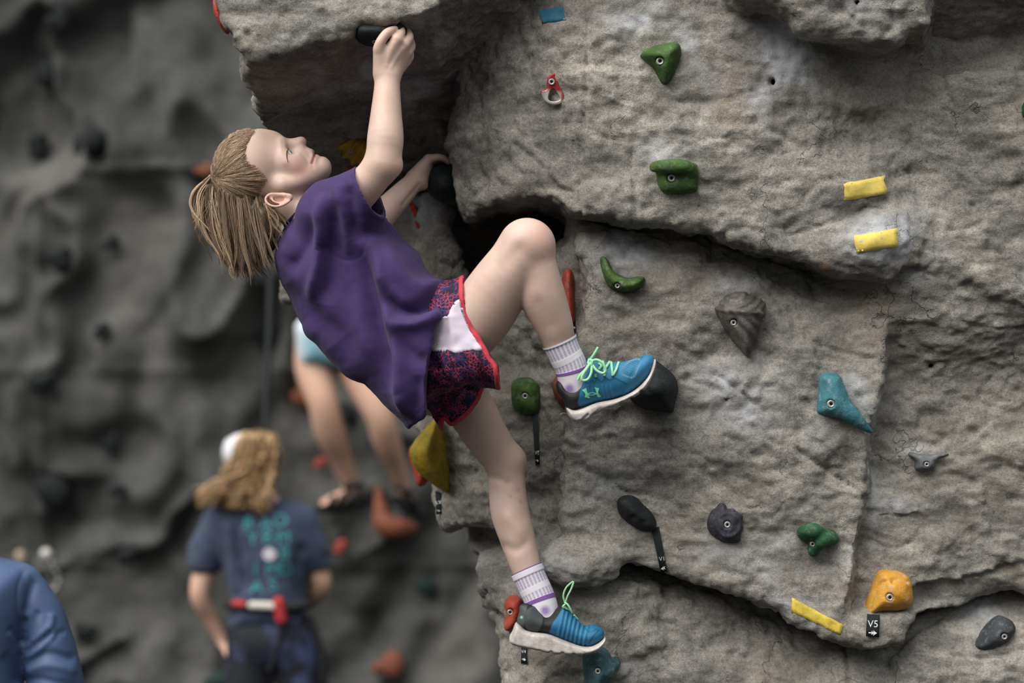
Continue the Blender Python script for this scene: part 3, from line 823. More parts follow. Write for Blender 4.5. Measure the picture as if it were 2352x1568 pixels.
bvz, bqz = surface_nets(body, 0.0022)
bvz = relax(bvz, bqz, 2)
bpx, bpy_ = topx(bvz)
def pdist0(px, py, line):
    d2 = np.full(px.shape, 1e9)
    for a, b in zip(line[:-1], line[1:]):
        e = b - a; t = np.clip(((px - a[0]) * e[0] + (py - a[1]) * e[1]) / (e @ e), 0, 1)
        d2 = np.minimum(d2, (px - a[0] - e[0] * t) ** 2 + (py - a[1] - e[1] * t) ** 2)
    return np.sqrt(d2)
_n0 = vnormals(bvz, bqz); _hd = (bpx < 770) & (bpy_ < 445) & (bpx > 640)
for ln, w, a_ in (([(725, 351), (722.5, 357), (720, 365), (717.5, 374)], 2.4, -0.0024), ([(716, 345), (717, 355), (714, 366)], 4.0, 0.0010), ([(730, 358), (727, 364), (724, 370)], 3.5, 0.0010),
                  ([(694, 353), (703, 363), (709, 376)], 4.5, -0.0012), ([(716, 376), (719, 384)], 4.0, -0.0012), ([(735, 361), (733, 372)], 5.0, -0.0010)):
    bvz = bvz + _n0 * (a_ * np.exp(-(pdist0(bpx, bpy_, catmull(ln, 5, False)) / w) ** 2) * _hd)[:, None]
for ln, w, a_ in (([(925, 470), (950, 440), (962, 425)], 5, -0.0022), ([(905, 100), (895, 125), (888, 150)], 6, 0.0012), ([(925, 112), (910, 135), (898, 155)], 5, 0.0012), ([(1195, 575), (1225, 605), (1230, 640)], 20, -0.0025), ([(1150, 610), (1175, 590), (1195, 570)], 20, -0.002), ([(1240, 700), (1262, 745)], 18, -0.002),
                  ([(1120, 1095), (1145, 1100), (1165, 1110)], 10, -0.003), ([(1160, 1255), (1185, 1262), (1205, 1250)], 12, -0.0035), ([(1172, 1190), (1195, 1215)], 18, 0.004)):
    bvz = bvz + _n0 * (a_ * np.exp(-(pdist0(bpx, bpy_, catmull(ln, 5, False)) / w) ** 2) * (_n0[:, 1] < -0.1))[:, None]
bn = vnormals(bvz, bqz)
col = np.tile(np.array([0.545, 0.395, 0.330]), (len(bvz), 1))
def tint(mask, c): 
    global col
    col = col * (1 - mask[:, None]) + np.array(c) * mask[:, None]
def gsp(cx, cy, rx, ry, y=None, ry3=0.05):
    g = np.exp(-(((bpx - cx) / rx) ** 2 + ((bpy_ - cy) / ry) ** 2))
    if y is not None: g = g * np.exp(-((np.abs(bvz[:, 1] - Y0) - y) / ry3) ** 2)
    return g
nzs = fbm(bvz * 45, 3)
col *= (1 + 0.05 * nzs + 0.03 * fbm(bvz * 9, 2))[:, None]
hd = (bpx < 770) & (bpy_ < 500)
tint(0.45 * gsp(690, 385, 26, 22) * hd, (0.62, 0.29, 0.235)); tint(0.35 * gsp(700, 322, 10, 12) * hd, (0.62, 0.30, 0.25))
tint(0.55 * gsp(640, 460, 36, 20) * (np.abs(bvz[:, 1] - Y0) > 0.055), (0.66, 0.30, 0.24))
lipm = np.zeros(len(bvz))
lp_ = [(722, 349), (723.5, 356), (721, 364), (718, 372)]
for (a, b), (c, d) in zip(lp_[:-1], lp_[1:]):
    e = np.array([c - a, d - b]); t = np.clip(((bpx - a) * e[0] + (bpy_ - b) * e[1]) / (e @ e), 0, 1)
    lipm = np.maximum(lipm, np.exp(-((bpx - a - e[0] * t) ** 2 + (bpy_ - b - e[1] * t) ** 2) / 4.2 ** 2))
tint(0.75 * lipm * hd * (np.abs(bvz[:, 1] - Y0) < 0.035), (0.47, 0.17, 0.16))
tint(0.8 * np.exp(-(pdist0(bpx, bpy_, catmull([(725, 351), (722.5, 357), (720, 365), (717.5, 374)], 5, False)) / 1.4) ** 2) * hd, (0.16, 0.05, 0.05))
tint(0.42 * np.exp(-((bpx - 648 - (bpy_ - 335) * 0.10) / 3.6) ** 2) * sstep(314, 322, bpy_) * sstep(368, 345, bpy_) * hd, (0.30, 0.20, 0.13))   # brow
tint(0.25 * gsp(668, 352, 8, 16) * hd, (0.50, 0.28, 0.24))
tint(0.35 * gsp(1250, 545, 40, 40), (0.62, 0.32, 0.25)); tint(0.30 * gsp(908, 378, 18, 14), (0.62, 0.31, 0.25))
for a, b, r in ((1196, 1152, 5), (1173, 1140, 4), (1190, 1125, 6), (1250, 590, 3)): tint(0.5 * gsp(a, b, r, r), (0.40, 0.17, 0.13))
tint(0.35 * gsp(880, 80, 30, 20), (0.62, 0.33, 0.27)); tint(0.4 * gsp(1015, 368, 25, 16), (0.55, 0.28, 0.23))

def skin_mat():
    m = mat_new('skin', rough=0.48, spec=0.35); t = NT(m)
    t.color(t.attr('col', 'Color'))
    t.b.inputs['Subsurface Weight'].default_value = 0.18
    t.b.inputs['Subsurface Radius'].default_value = (0.010, 0.004, 0.002)
    t.b.inputs['Subsurface Scale'].default_value = 0.6
    t.bump(t.noise(420, 3, 0.6), 0.12, 0.002)
    return m
M_SKIN = skin_mat()
me = fast_mesh('body', bvz, bqz); attrc(me, 'col', np.clip(col, 0, 1))
link('body', me, M_SKIN, climber)
body_bvh = BVHTree.FromPolygons([tuple(c) for c in bvz.tolist()], [tuple(c) for c in bqz.tolist()])

# eyes
def sph(name, c, r, mat, parent, seg=24):
    bm = bmesh.new(); bmesh.ops.create_uvsphere(bm, u_segments=seg, v_segments=seg // 2, radius=r)
    bmesh.ops.translate(bm, vec=Vector(c), verts=bm.verts)
    return link(name, bm_mesh(name, bm, True), mat, parent)
M_EYE = mat_new('eye_white', (0.72, 0.70, 0.68), 0.15); M_IRIS = mat_new('iris', (0.10, 0.16, 0.20), 0.1); M_LASH = mat_new('lash', (0.05, 0.03, 0.022), 0.6)
for s in (-1, 1):
    e_ = Q(660, 357, s * 0.0335)
    ey = sph('eye', e_, 12.2 * U, M_EYE, climber)
    sph('iris', e_ + (AX_AN * 0.92 + AX_DN * 0.30 + AX_LT * s * 0.16) * 7.6 * U, 6.2 * U, M_IRIS, ey)
    def face_pt(x, y, off):
        h_ = body_bvh.ray_cast(Vector((0, 0, CAMZ)), Vector(P(x, y, 1.0) - np.array([0, 0, CAMZ])).normalized())
        p_ = np.array(h_[0] + h_[1] * off); p_[1] = p_[1] if s < 0 else 2 * Y0 - p_[1]; return p_
    lash = [face_pt(a, b, 0.0004) for a, b in ((662.5, 341), (659.5, 347), (658.5, 355), (659.5, 364), (662, 373))]
    v_, q_l = tube_mesh([(catmull(lash, 5, False), np.interp(np.linspace(0, 1, 21), [0, .5, 1], [0.9, 1.5, 0.5]) * U)], 6)
    link('eyelash', fast_mesh('eyelash', v_, q_l), M_LASH, climber)
    # thumbnails are skin coloured and need no part of their own

# ---------------------------------------------------------------- purple shirt
def cloth_mat(name, c1, c2, rough=0.85, weave=900):
    m = mat_new(name, c1, rough, 0, 0.2); t = NT(m)
    a = t.noise(14, 5, 0.6); b = t.noise(weave, 2, 0.5)
    c = t.mix(t.maprange(a, 0.3, 0.7), c1, c2)
    c = t.mix(0.35, c, t.ramp(b, [(0.3, (0.7, 0.7, 0.7)), (0.7, (1.3, 1.3, 1.3))]), 'MULTIPLY')
    t.color(c); t.bump(b, 0.15, 0.002)
    t.b.inputs['Sheen Weight'].default_value = 0.06; t.b.inputs['Sheen Roughness'].default_value = 0.5
    return m
M_PURPLE = cloth_mat('purple_cotton', (0.043, 0.026, 0.092), (0.052, 0.031, 0.110))
TORSO = [(648, 535), (633, 600), (657, 670), (688, 740), (743, 805), (784, 842), (845, 891), (886, 935), (922, 964), (939, 984), (985, 1010), (1045, 965), (1065, 880), (1080, 790), (1092, 720), (1100, 672), (1085, 648), (1049, 652), (1014, 648),
         (982, 620), (960, 581), (927, 551), (899, 516), (868, 492), (845, 455), (800, 430), (752, 432), (735, 456), (690, 486), (664, 512)]
_pT = Poly(TORSO, 5.0, 0.004, 0.05, 5, 0.010)
_pKeep = Poly([(300, 100), (1090, 100), (1075, 600), (1051, 650), (1029, 682), (1009, 715), (998, 789), (984, 880), (985, 944), (968, 962), (939, 986), (900, 1080), (700, 1300), (300, 1300)], 5.0, 0.004, 0.05, 3)
_m = SDF()
_wx0, _wx1 = x_at(700), x_at(1000)
def shirt_w(q): return 0.128 + 0.064 * sstep(_wx0, _wx1, q[:, 0])
_m.inflate(_pT, Y0, shirt_w, 0.10, p=2.2); f_torso = _m.ops[-1][0]
_m.cone(Q(770, 492, -0.085), Q(842, 442, -0.137), 72 * U, 57 * U); f_s1 = _m.ops[-1][0]
_m.cone(Q(842, 442, -0.137), Q(912, 394, -0.18), 57 * U, 55 * U); f_s1b = _m.ops[-1][0]
_m.cone(Q(775, 500, 0.09), Q(846, 520, 0.17), 72 * U, 60 * U); f_s2 = _m.ops[-1][0]
_m.cone(Q(846, 520, 0.17), Q(900, 475, 0.21), 60 * U, 58 * U); f_s2b = _m.ops[-1][0]
_nA = np.array([0.89, -0.20, 0.40]); _nA /= np.linalg.norm(_nA); _cA = Q(841, 441, -0.137)
_nB = np.array([0.66, 0.40, 0.48]); _nB /= np.linalg.norm(_nB); _cB = Q(852, 512, 0.172)
def f_ext(p):
    d = smin(f_torso(p), np.minimum(f_s1(p), f_s1b(p)), 0.03)
    return smin(d, np.minimum(f_s2(p), f_s2b(p)), 0.03)
def f_shirt(p, t=0.0045):
    keep = _pKeep(p[:, 0], p[:, 2])
    a = np.maximum(f_torso(p), keep)
    s1 = np.maximum(np.minimum(f_s1(p), f_s1b(p)), (p - _cA) @ _nA)
    s2 = np.maximum(np.minimum(f_s2(p), f_s2b(p)), (p - _cB) @ _nB)
    d = smin(smin(a, s1, 0.03), s2, 0.03)
    return np.maximum(d, -(f_ext(p) + t))
shirt = SDF(); shirt.add(f_shirt, (_pT.lo[0], 4.72, _pT.lo[1]), (_pT.hi[0], 5.30, _pT.hi[1] + 0.02))
def polydist(px, py, line):
    d2 = np.full(px.shape, 1e9); sg = np.zeros(px.shape); tt = np.zeros(px.shape); n = len(line) - 1
    for i, (a, b) in enumerate(zip(line[:-1], line[1:])):
        e = b - a; t = np.clip(((px - a[0]) * e[0] + (py - a[1]) * e[1]) / (e @ e), 0, 1)
        dx, dy = px - a[0] - e[0] * t, py - a[1] - e[1] * t
        q = dx * dx + dy * dy; m = q < d2
        d2 = np.where(m, q, d2); sg = np.where(m, np.sign(e[0] * dy - e[1] * dx), sg); tt = np.where(m, (i + t) / n, tt)
    return np.sqrt(d2), sg, tt
# (line, width px, height m, kind) kind 0 ridge, 1 step (raised on one side)
FOLDS = [([(846, 535), (862, 620), (884, 710), (905, 800), (925, 890), (944, 965)], 20, 0.015, 0), ([(836, 555), (848, 640), (864, 730), (882, 810), (903, 900)], 26, -0.018, 0),
         ([(740, 440), (737, 500), (736, 570), (728, 640), (710, 700)], 17, 0.012, 0), ([(762, 455), (762, 540), (758, 620), (745, 700)], 26, -0.010, 0), ([(712, 490), (700, 560), (675, 600), (650, 615)], 22, -0.010, 0),
         ([(768, 415), (784, 470), (795, 530), (800, 590)], 13, 0.006, 0), ([(790, 425), (808, 480), (815, 550)], 16, -0.006, 0),
         ([(1050, 662), (1010, 684), (970, 706), (925, 714), (890, 690), (872, 640)], 17, -0.014, 0), ([(1040, 655), (1000, 658), (960, 662), (925, 640), (895, 590), (875, 540)], 18, 0.008, 0), ([(1030, 692), (985, 728), (940, 742), (900, 735)], 18, 0.009, 0),
         ([(890, 745), (920, 790), (955, 820), (990, 832)], 16, -0.006, 0), ([(655, 650), (690, 700), (730, 740), (770, 790)], 24, -0.007, 0), ([(690, 745), (740, 775), (790, 835), (840, 880)], 20, 0.007, 0),
         ([(815, 560), (798, 650), (792, 740), (805, 840)], 26, -0.006, 0), ([(925, 895), (940, 930), (962, 965)], 10, 0.005, 0), ([(962, 860), (958, 920), (950, 975)], 12, -0.005, 0)]
def shirt_disp(v):
    px, py = topx(v); o = 0.0026 * fbm(v * 14, 2) + 0.0006 * fbm(v * 60, 2)
    near = sstep(5.04, 4.96, v[:, 1])
    for ln, w, a, kd in FOLDS:
        d, sg, t = polydist(px, py, catmull(ln, 6, False))
        o = o + (2.1 if abs(a) > 0.011 else 1.7) * a * np.exp(-(d / w) ** 2) * near * sstep(-0.02, 0.25, t) * sstep(1.02, 0.75, t)
    # stitched seams: armhole, sleeve hem, bottom hem
    for ln, w, a in (([(737, 556), (770, 590), (805, 597), (832, 578), (846, 545)], 2.5, -0.0022), ([(803, 398), (816, 452), (848, 503)], 2.2, -0.0015), ([(925, 940), (950, 955), (975, 935)], 2.2, -0.0012)):
        d, sg, t = polydist(px, py, catmull(ln, 6, False)); o = o + a * np.exp(-(d / w) ** 2) * near
    return o
sv, sq = surface_nets(shirt, 0.0029, B=16, margin=0.02)
sv = relax(sv, sq, 2); _sg = np.where(f_ext(sv) < -0.0022, -1.0, 1.0); sv = sv + vnormals(sv, sq) * (_sg * shirt_disp(sv))[:, None]; sv = relax(sv, sq, 2, 0.4)
shirt_o = link('shirt', fast_mesh('shirt', sv, sq), M_PURPLE, climber, 'loose plain purple cotton T-shirt')
# ribbed collar round the neck
_ca = np.array([0.66, 0, -0.75]); _cb = np.array([0.75, 0, 0.66]); th = np.linspace(0, 2 * np.pi, 49)
ring = [Q(700, 481, 0) + (np.cos(a) * _cb * 58 + np.sin(a) * AX_LT * 56) * U for a in th]
v_, q_l = tube_mesh([(ring, 5.0 * U)], 8)
link('collar', fast_mesh('collar', v_, q_l), M_PURPLE, shirt_o)

# ---------------------------------------------------------------- shorts
def short_mat():
    m = mat_new('printed_polyester', rough=0.7, spec=0.25); t = NT(m)
    nz = t.n('ShaderNodeTexNoise'); nz.inputs['Scale'].default_value = 60; nz.inputs['Detail'].default_value = 2; t.l(t.tc.outputs['Object'], nz.inputs['Vector'])
    sc = t.n('ShaderNodeVectorMath', operation='SCALE'); sc.inputs['Scale'].default_value = 0.010; t.l(nz.outputs['Color'], sc.inputs[0])
    ad = t.n('ShaderNodeVectorMath', operation='ADD'); t.l(t.tc.outputs['Object'], ad.inputs[0]); t.l(sc.outputs[0], ad.inputs[1])
    e = t.voro(140, 'DISTANCE_TO_EDGE', ad.outputs[0])
    ln = t.math('MULTIPLY', t.maprange(e, 0.04, 0.10, 1, 0), t.maprange(t.noise(60, 3), 0.43, 0.52))
    base = t.ramp(t.noise(38, 3), [(0.40, (0.013, 0.010, 0.030)), (0.60, (0.030, 0.028, 0.095))])
    t.color(t.mix(ln, base, (0.42, 0.040, 0.070))); t.bump(t.noise(900, 2), 0.1, 0.002)
    return m
M_PRINT = short_mat(); M_TRIM = cloth_mat('coral_binding', (0.43, 0.036, 0.058), (0.50, 0.048, 0.072), 0.6); M_PANEL = cloth_mat('lilac_mesh', (0.56, 0.49, 0.58), (0.60, 0.53, 0.61), 0.7, 1200)
_pSN = Poly([(940, 700), (985, 655), (1035, 640), (1075, 632), (1110, 660), (1125, 740), (1160, 800), (1190, 880), (1150, 892), (1105, 888), (1060, 894), (1010, 905), (965, 890), (940, 800)], 4.9, 0.003, 0.04, 5, 0.006)
_pSF = Poly([(955, 850), (1000, 830), (1100, 830), (1150, 880), (1135, 950), (1095, 995), (1045, 1010), (1012, 985), (985, 945), (965, 905)], 5.08, 0.003, 0.04, 5, 0.006)
_kN = Poly([(800, 400), (1064, 400), (1063, 642), (1067, 692), (1084, 745), (1108, 786), (1129, 824), (1146, 878), (1150, 1200), (800, 1200)], 4.88, 0.003, 0.04, 3)
_kF = Poly([(800, 700), (1128, 700), (1128, 850), (1114, 882), (1098, 922), (1071, 955), (1038, 976), (1016, 968), (990, 1100), (800, 1100)], 5.08, 0.003, 0.04, 3)
_m = SDF()
_m.inflate(_pSN, Y0 - 0.098, 0.088, 0.085, p=2.3, ax=-0.40); g_n = _m.ops[-1][0]
_m.inflate(_pSF, Y0 + 0.080, 0.085, 0.08, p=2.3, ax=0.25); g_f = _m.ops[-1][0]
_m.ell(Q(975, 815, 0.0), (80 * U, 0.13, 105 * U)); g_p = _m.ops[-1][0]
def g_ext(p): return smin(smin(g_n(p), g_f(p), 0.02), g_p(p), 0.03)
def shorts_f(p, off=0.0, t=0.0035):
    kn = _kN(p[:, 0], p[:, 2]); kf = _kF(p[:, 0], p[:, 2])
    d = smin(smin(np.maximum(g_n(p), kn), np.maximum(g_f(p), kf), 0.015), g_p(p), 0.03) - off
    return np.maximum(d, -(g_ext(p) + t - off * 0)), kn, kf
LO_S = (_pSN.lo[0], 4.72, _pSF.lo[1]); HI_S = (_pSN.hi[0], 5.24, _pSN.hi[1])
def shorts_disp(v):
    px, py = topx(v); o = 0.003 * fbm(v * 18, 3); near = sstep(5.06, 5.0, v[:, 1])
    for ln, w, a in (([(1024, 735), (1024, 765), (1018, 800)], 8, -0.004), ([(1036, 730), (1040, 770), (1040, 830)], 12, 0.0035), ([(1000, 830), (1030, 880), (1090, 895)], 12, -0.007), ([(1050, 810), (1060, 860), (1050, 910)], 12, 0.006),
                     ([(1000, 850), (1010, 920), (1030, 960)], 12, -0.005), ([(1100, 800), (1095, 850), (1100, 885)], 10, 0.004)):
        d, sg, t = polydist(px, py, catmull(ln, 5, False)); o = o + a * np.exp(-(d / w) ** 2) * near
    return o
def shorts_part(name, fn, mat, parent, h=0.0026):
    s_ = SDF(); s_.add(fn, LO_S, HI_S)
    v, q = surface_nets(s_, h, margin=0.02); v = relax(v, q, 3)
    return v, q
v, q = shorts_part('shorts', lambda p: shorts_f(p)[0], M_PRINT, climber)
v = v + vnormals(v, q) * (np.where(g_ext(v) < -0.0018, -1.0, 1.0) * shorts_disp(v))[:, None]
shorts_o = link('shorts', fast_mesh('shorts', v, q), M_PRINT, climber, 'navy shorts with coral crackle print')
BW = 9.5 * U
def trim_f(p):
    kn = _kN(p[:, 0], p[:, 2]); kf = _kF(p[:, 0], p[:, 2]); o = 0.0018
    a = np.maximum(np.maximum(g_n(p) - o, kn - 0.001), -(kn + BW)); b = np.maximum(np.maximum(g_f(p) - o, kf - 0.001), -(kf + BW))
    inn = np.minimum(g_n(p), g_f(p)) + 0.0055
    d = np.minimum(np.maximum(a, -(g_n(p) + 0.006)), np.maximum(b, -(g_f(p) + 0.006)))
    return np.maximum(d, -np.where(np.maximum(g_n(p), kn) < np.maximum(g_f(p), kf), 9, -9) * 0 - 9)
v, q = shorts_part('trim', trim_f, M_TRIM, shorts_o, 0.0022)
v = v + vnormals(v, q) * (np.where(np.minimum(g_n(v), g_f(v)) < -0.002, -1.0, 1.0) * shorts_disp(v))[:, None]
link('trim', fast_mesh('trim', v, q), M_TRIM, shorts_o, 'coral red hem binding')
_pPan = Poly([(1052, 690), (1070, 692), (1087, 745), (1111, 786), (1114, 801), (1085, 804), (1055, 808), (1025, 804), (985, 802), (990, 770), (1003, 738), (1016, 728), (1028, 726), (1040, 705)], 4.85, 0.002, 0.04, 3)
def panel_f(p):
    g = smin(smin(g_n(p), np.maximum(g_f(p), _kF(p[:, 0], p[:, 2])), 0.015), g_p(p), 0.03)
    return np.maximum(np.maximum(np.maximum(g - 0.0024, -(g + 0.004)), np.maximum(_pPan(p[:, 0], p[:, 2]), _kN(p[:, 0], p[:, 2]) + BW * 0.9)), p[:, 1] - (Y0 - 0.09))
v, q = shorts_part('side_panel', panel_f, M_PANEL, shorts_o, 0.0022)
v = v + vnormals(v, q) * (np.where(g_n(v) < -0.0005, -1.0, 1.0) * shorts_disp(v))[:, None]
link('side_panel', fast_mesh('side_panel', v, q), M_PANEL, shorts_o, 'pale lilac mesh side panel')

# ---------------------------------------------------------------- socks
def sock_mat():
    m = mat_new('sock_knit', rough=0.9, spec=0.15); t = NT(m); t.color(t.attr('col', 'Color')); t.bump(t.noise(800, 2), 0.2, 0.002); return m
M_SOCK = sock_mat()
def sock(rows, bands, spot):
    pts = catmull([Q(a, b, c) for a, b, c, r in rows], 22, False); n = len(pts)
    rad = np.interp(np.linspace(0, 1, n), np.linspace(0, 1, len(rows)), [r * U for *_, r in rows])
    S = 96; t_ = np.gradient(pts, axis=0); t_ /= np.linalg.norm(t_, axis=1, keepdims=True)
    a = np.cross(t_, [0, 1.0, 0]); a /= np.linalg.norm(a, axis=1, keepdims=True); b = np.cross(t_, a)
    th = np.arange(S) / S * 2 * np.pi
    u = np.linspace(0, 1, n)
    rib = (np.cos(th * 24) * 0.5 + 0.5)
    white = np.array([0.70, 0.67, 0.72]); lil = np.array([0.33, 0.27, 0.42]); pur = np.array([0.20, 0.10, 0.31])
    colr = np.zeros((n, S, 3)); rr = np.zeros((n, S))
    for i in range(n):
        kd = [k for (x0, x1, k) in bands if x0 <= u[i] <= x1][-1]
        if kd == 'w': colr[i] = white; rr[i] = rad[i]
        elif kd == 'r': w = (rib * (0.55 + 0.45 * (np.sin(u[i] * 260) > -0.2)))[:, None]; colr[i] = white * (1 - w) + lil * w; rr[i] = rad[i] - 0.0009 * rib
        elif kd == 'c': colr[i] = white * 1.05; rr[i] = rad[i] + 0.0016
        else: colr[i] = pur; rr[i] = rad[i] + 0.0010
    V = pts[:, None] + rr[..., None] * (np.cos(th)[None, :, None] * a[:, None] + np.sin(th)[None, :, None] * b[:, None])
    V = V.reshape(-1, 3); C = colr.reshape(-1, 3)
    sx, sy = topx(V); g = np.clip(1.6 * np.exp(-(((sx - spot[0]) / 14) ** 2 + ((sy - spot[1]) / 14) ** 2)) - 0.4, 0, 1)
    C = C * (1 - g[:, None]) + np.array([0.30, 0.20, 0.42]) * g[:, None]
    i = np.arange(n - 1)[:, None] * S; s = np.arange(S)[None]; s1 = (s + 1) % S
    qq = np.stack([i + s, i + s1, i + S + s1, i + S + s], -1).reshape(-1, 4)
    me = fast_mesh('sock', V, qq); attrc(me, 'col', C)
    return link('sock', me, M_SOCK, climber)
sock([(1284, 782, -0.130, 39), (1297, 812, -0.126, 37.5), (1310, 838, -0.122, 37), (1317, 862, -0.119, 36.5), (1323, 888, -0.115, 36), (1338, 905, -0.112, 33)],
     [(0, 0.05, 'c'), (0.05, 0.22, 'r'), (0.22, 0.32, 'w'), (0.32, 0.47, 'r'), (0.47, 0.53, 'p'), (0.53, 1.1, 'w')], (1308, 893))
sock([(1209, 1306, 0.068, 37.5), (1223, 1338, 0.064, 37), (1236, 1366, 0.060, 37), (1245, 1390, 0.056, 36), (1252, 1412, 0.052, 34), (1264, 1428, 0.05, 30)],
     [(0, 0.02, 'p'), (0.02, 0.10, 'c'), (0.10, 0.25, 'r'), (0.25, 0.34, 'w'), (0.34, 0.46, 'r'), (0.46, 0.54, 'p'), (0.54, 1.1, 'w')], (1252, 1402))

# ---------------------------------------------------------------- shoes
def shoe_mat():
    m = mat_new('shoe_upper', rough=0.6, spec=0.35); t = NT(m)
    t.color(t.mix(0.35, t.attr('col', 'Color'), t.ramp(t.noise(500, 3), [(0.3, (0.6, 0.6, 0.6)), (0.7, (1.3, 1.3, 1.3))]), 'MULTIPLY')); t.bump(t.noise(700, 2), 0.25, 0.002); return m
def sole_mat():
    m = mat_new('shoe_sole', rough=0.7, spec=0.3); t = NT(m)
    t.color(t.mix(t.maprange(t.noise(30, 5, 0.7), 0.35, 0.7), (0.60, 0.555, 0.53), (0.30, 0.27, 0.25))); t.bump(t.noise(300, 3), 0.2, 0.003); return m
M_UPPER = shoe_mat(); M_SOLE = sole_mat(); M_LACE = mat_new('lace_green', (0.30, 0.62, 0.36), 0.7); M_LOGO = mat_new('logo_green', (0.20, 0.72, 0.38), 0.5)
def bvh_of(v, q): return BVHTree.FromPolygons([tuple(c) for c in v.tolist()], [tuple(c) for c in q.tolist()])
def cast(bvh, px, py, off=0.001):
    d = Vector(P(px, py, 1.0) - np.array([0, 0, CAMZ])).normalized()
    co, no, i, dist = bvh.ray_cast(Vector((0, 0, CAMZ)), d)
    if co is None: return None
    if no.dot(d) > 0: no = -no
    return np.array(co + no * off)
def shoe(upper, sole, holeA, holeB, y, w, ax, paint, treads, label):
    root = empty('shoe', tuple(P(upper[0][0], sole[0][1], y))); root.parent = climber; bpy.context.view_layer.update()
    root.matrix_parent_inverse = climber.matrix_world.inverted(); root['label'] = label
    m = SDF(); pu = Poly(upper, y, 0.0018, 0.03, 4, 0.004)
    m.inflate(pu, y, w, 0.036, p=2.3, ax=ax)
    m.cone(holeA[0], holeB[0], holeA[1], holeB[1], 0.003, 's')
    v, q = surface_nets(m, 0.0018); v = relax(v, q, 1)
    px, py = topx(v)
    c, dsp = paint(px, py, v)
    v = v + vnormals(v, q) * dsp[:, None]
    me = fast_mesh('upper', v, q); attrc(me, 'col', c); link('upper', me, M_UPPER, root)
    m2 = SDF(); ps = Poly(sole, y, 0.0018, 0.03, 4)
    m2.inflate(ps, y, w + 0.0035, 0.010, p=3.0, ax=ax)
    for (ax_, ay_, bx_, by_, r_) in treads:
        m2.cone(P(ax_, ay_, y - w - 0.02), P(ax_, ay_, y + w + 0.02), r_ * U, r_ * U, 0.003, 's')              # notch across the tread
        m2.cone(P(ax_, ay_, y - w - 0.0065), P(bx_, by_, y - w - 0.0075), r_ * U * 0.9, r_ * U * 0.5, 0.003, 's')   # slanting groove on the side
    v2, q2 = surface_nets(m2, 0.0018); v2 = relax(v2, q2, 1)
    link('sole', fast_mesh('sole', v2, q2), M_SOLE, root, 'dusty off-white rubber sole')
    return root, bvh_of(v, q)
def band(px, py, line, w):
    d, sg, t = polydist(px, py, catmull(line, 5, False)); return np.exp(-(d / w) ** 2), sg
BLUE = np.array([0.018, 0.145, 0.285]); BLUE2 = np.array([0.045, 0.225, 0.385]); BLK = np.array([0.013, 0.015, 0.017]); DK = np.array([0.008, 0.07, 0.14])
def paint_near(px, py, v):
    c = np.tile(BLUE, (len(v), 1)); dsp = np.zeros(len(v))
    def mixc(m, k): 
        nonlocal c
        c = c * (1 - m[:, None]) + k * m[:, None]
    # eyestay overlay with scalloped lower edge, toe overlay, mesh window
    sc_ = np.interp(px, [1335, 1352, 1356, 1366, 1372, 1382, 1390, 1400, 1412, 1445, 1452], [872, 880, 872, 877, 869, 877, 868, 873, 868, 884, 880])
    m = sstep(1, -1, py - sc_) * sstep(1322, 1330, px) * sstep(1458, 1450, px + (py - 850) * 0.4); mixc(m * 0.55, BLUE2); dsp += 0.0008 * m
    t_, _ = band(px, py, [(1336, 872), (1352, 880), (1356, 872), (1366, 877), (1372, 869), (1382, 877), (1390, 868), (1400, 873), (1412, 868), (1445, 884)], 1.3); mixc(t_ * 0.6, DK)
    ln = np.interp(py, [815, 830, 850, 870, 890, 910], [1478, 1470, 1460, 1448, 1436, 1426])
    m = sstep(-2, 2, px - ln); mixc(m * 0.35, BLUE2); dsp += 0.0010 * m
    t_, _ = band(px, py, [(1478, 815), (1460, 850), (1448, 870), (1427, 908)], 1.2); mixc(t_ * 0.7, DK)
    win = Poly([(1443, 832), (1470, 824), (1466, 842), (1455, 866), (1438, 863), (1429, 855)], 5.0, 0.0015, 0.02, 3)
    wd = win(x_at(px), z_at(py)) / U
    m = sstep(1, -1, wd); grid = np.maximum(np.cos((px + py * 0.6) * 1.15), np.cos((py - px * 0.45) * 1.15)); mixc(m, np.array([0.010, 0.12, 0.23])); mixc(m * sstep(0.75, 0.95, grid) * 0.7, BLUE2); dsp -= 0.0012 * m
    mixc(np.exp(-(wd / 1.3) ** 2) * 0.5, np.array([0.25, 0.27, 0.28]))
    for x0 in (1350, 1360, 1371, 1383, 1392, 1403):      # light flashes on the side
        t_, _ = band(px, py, [(x0, 884), (x0 + 1, 897), (x0 + 6, 912)], 1.5); mixc(t_ * 0.35, BLUE2 * 1.3); dsp += 0.0008 * t_
    kx = np.interp(py, [820, 848, 870, 890, 925, 945], [1330, 1322, 1330, 1334, 1327, 1338])
    m = sstep(1.5, -1.5, px - kx); mixc(m, BLK); dsp += 0.0006 * m
    t_, _ = band(px, py, [(1349, 824), (1326, 845), (1320, 866), (1312, 900)], 2.5); mixc(t_, BLK * 0.8)
    mixc(sstep(868, 858, py) * sstep(1358, 1348, px) * 0.5, DK)
    return c, dsp
tr_n = [(x_, y_, x_ + 16, y_ - 17, 4.5) for x_, y_ in ((1334, 970), (1364, 956), (1396, 941), (1426, 929), (1451, 917), (1474, 901))]
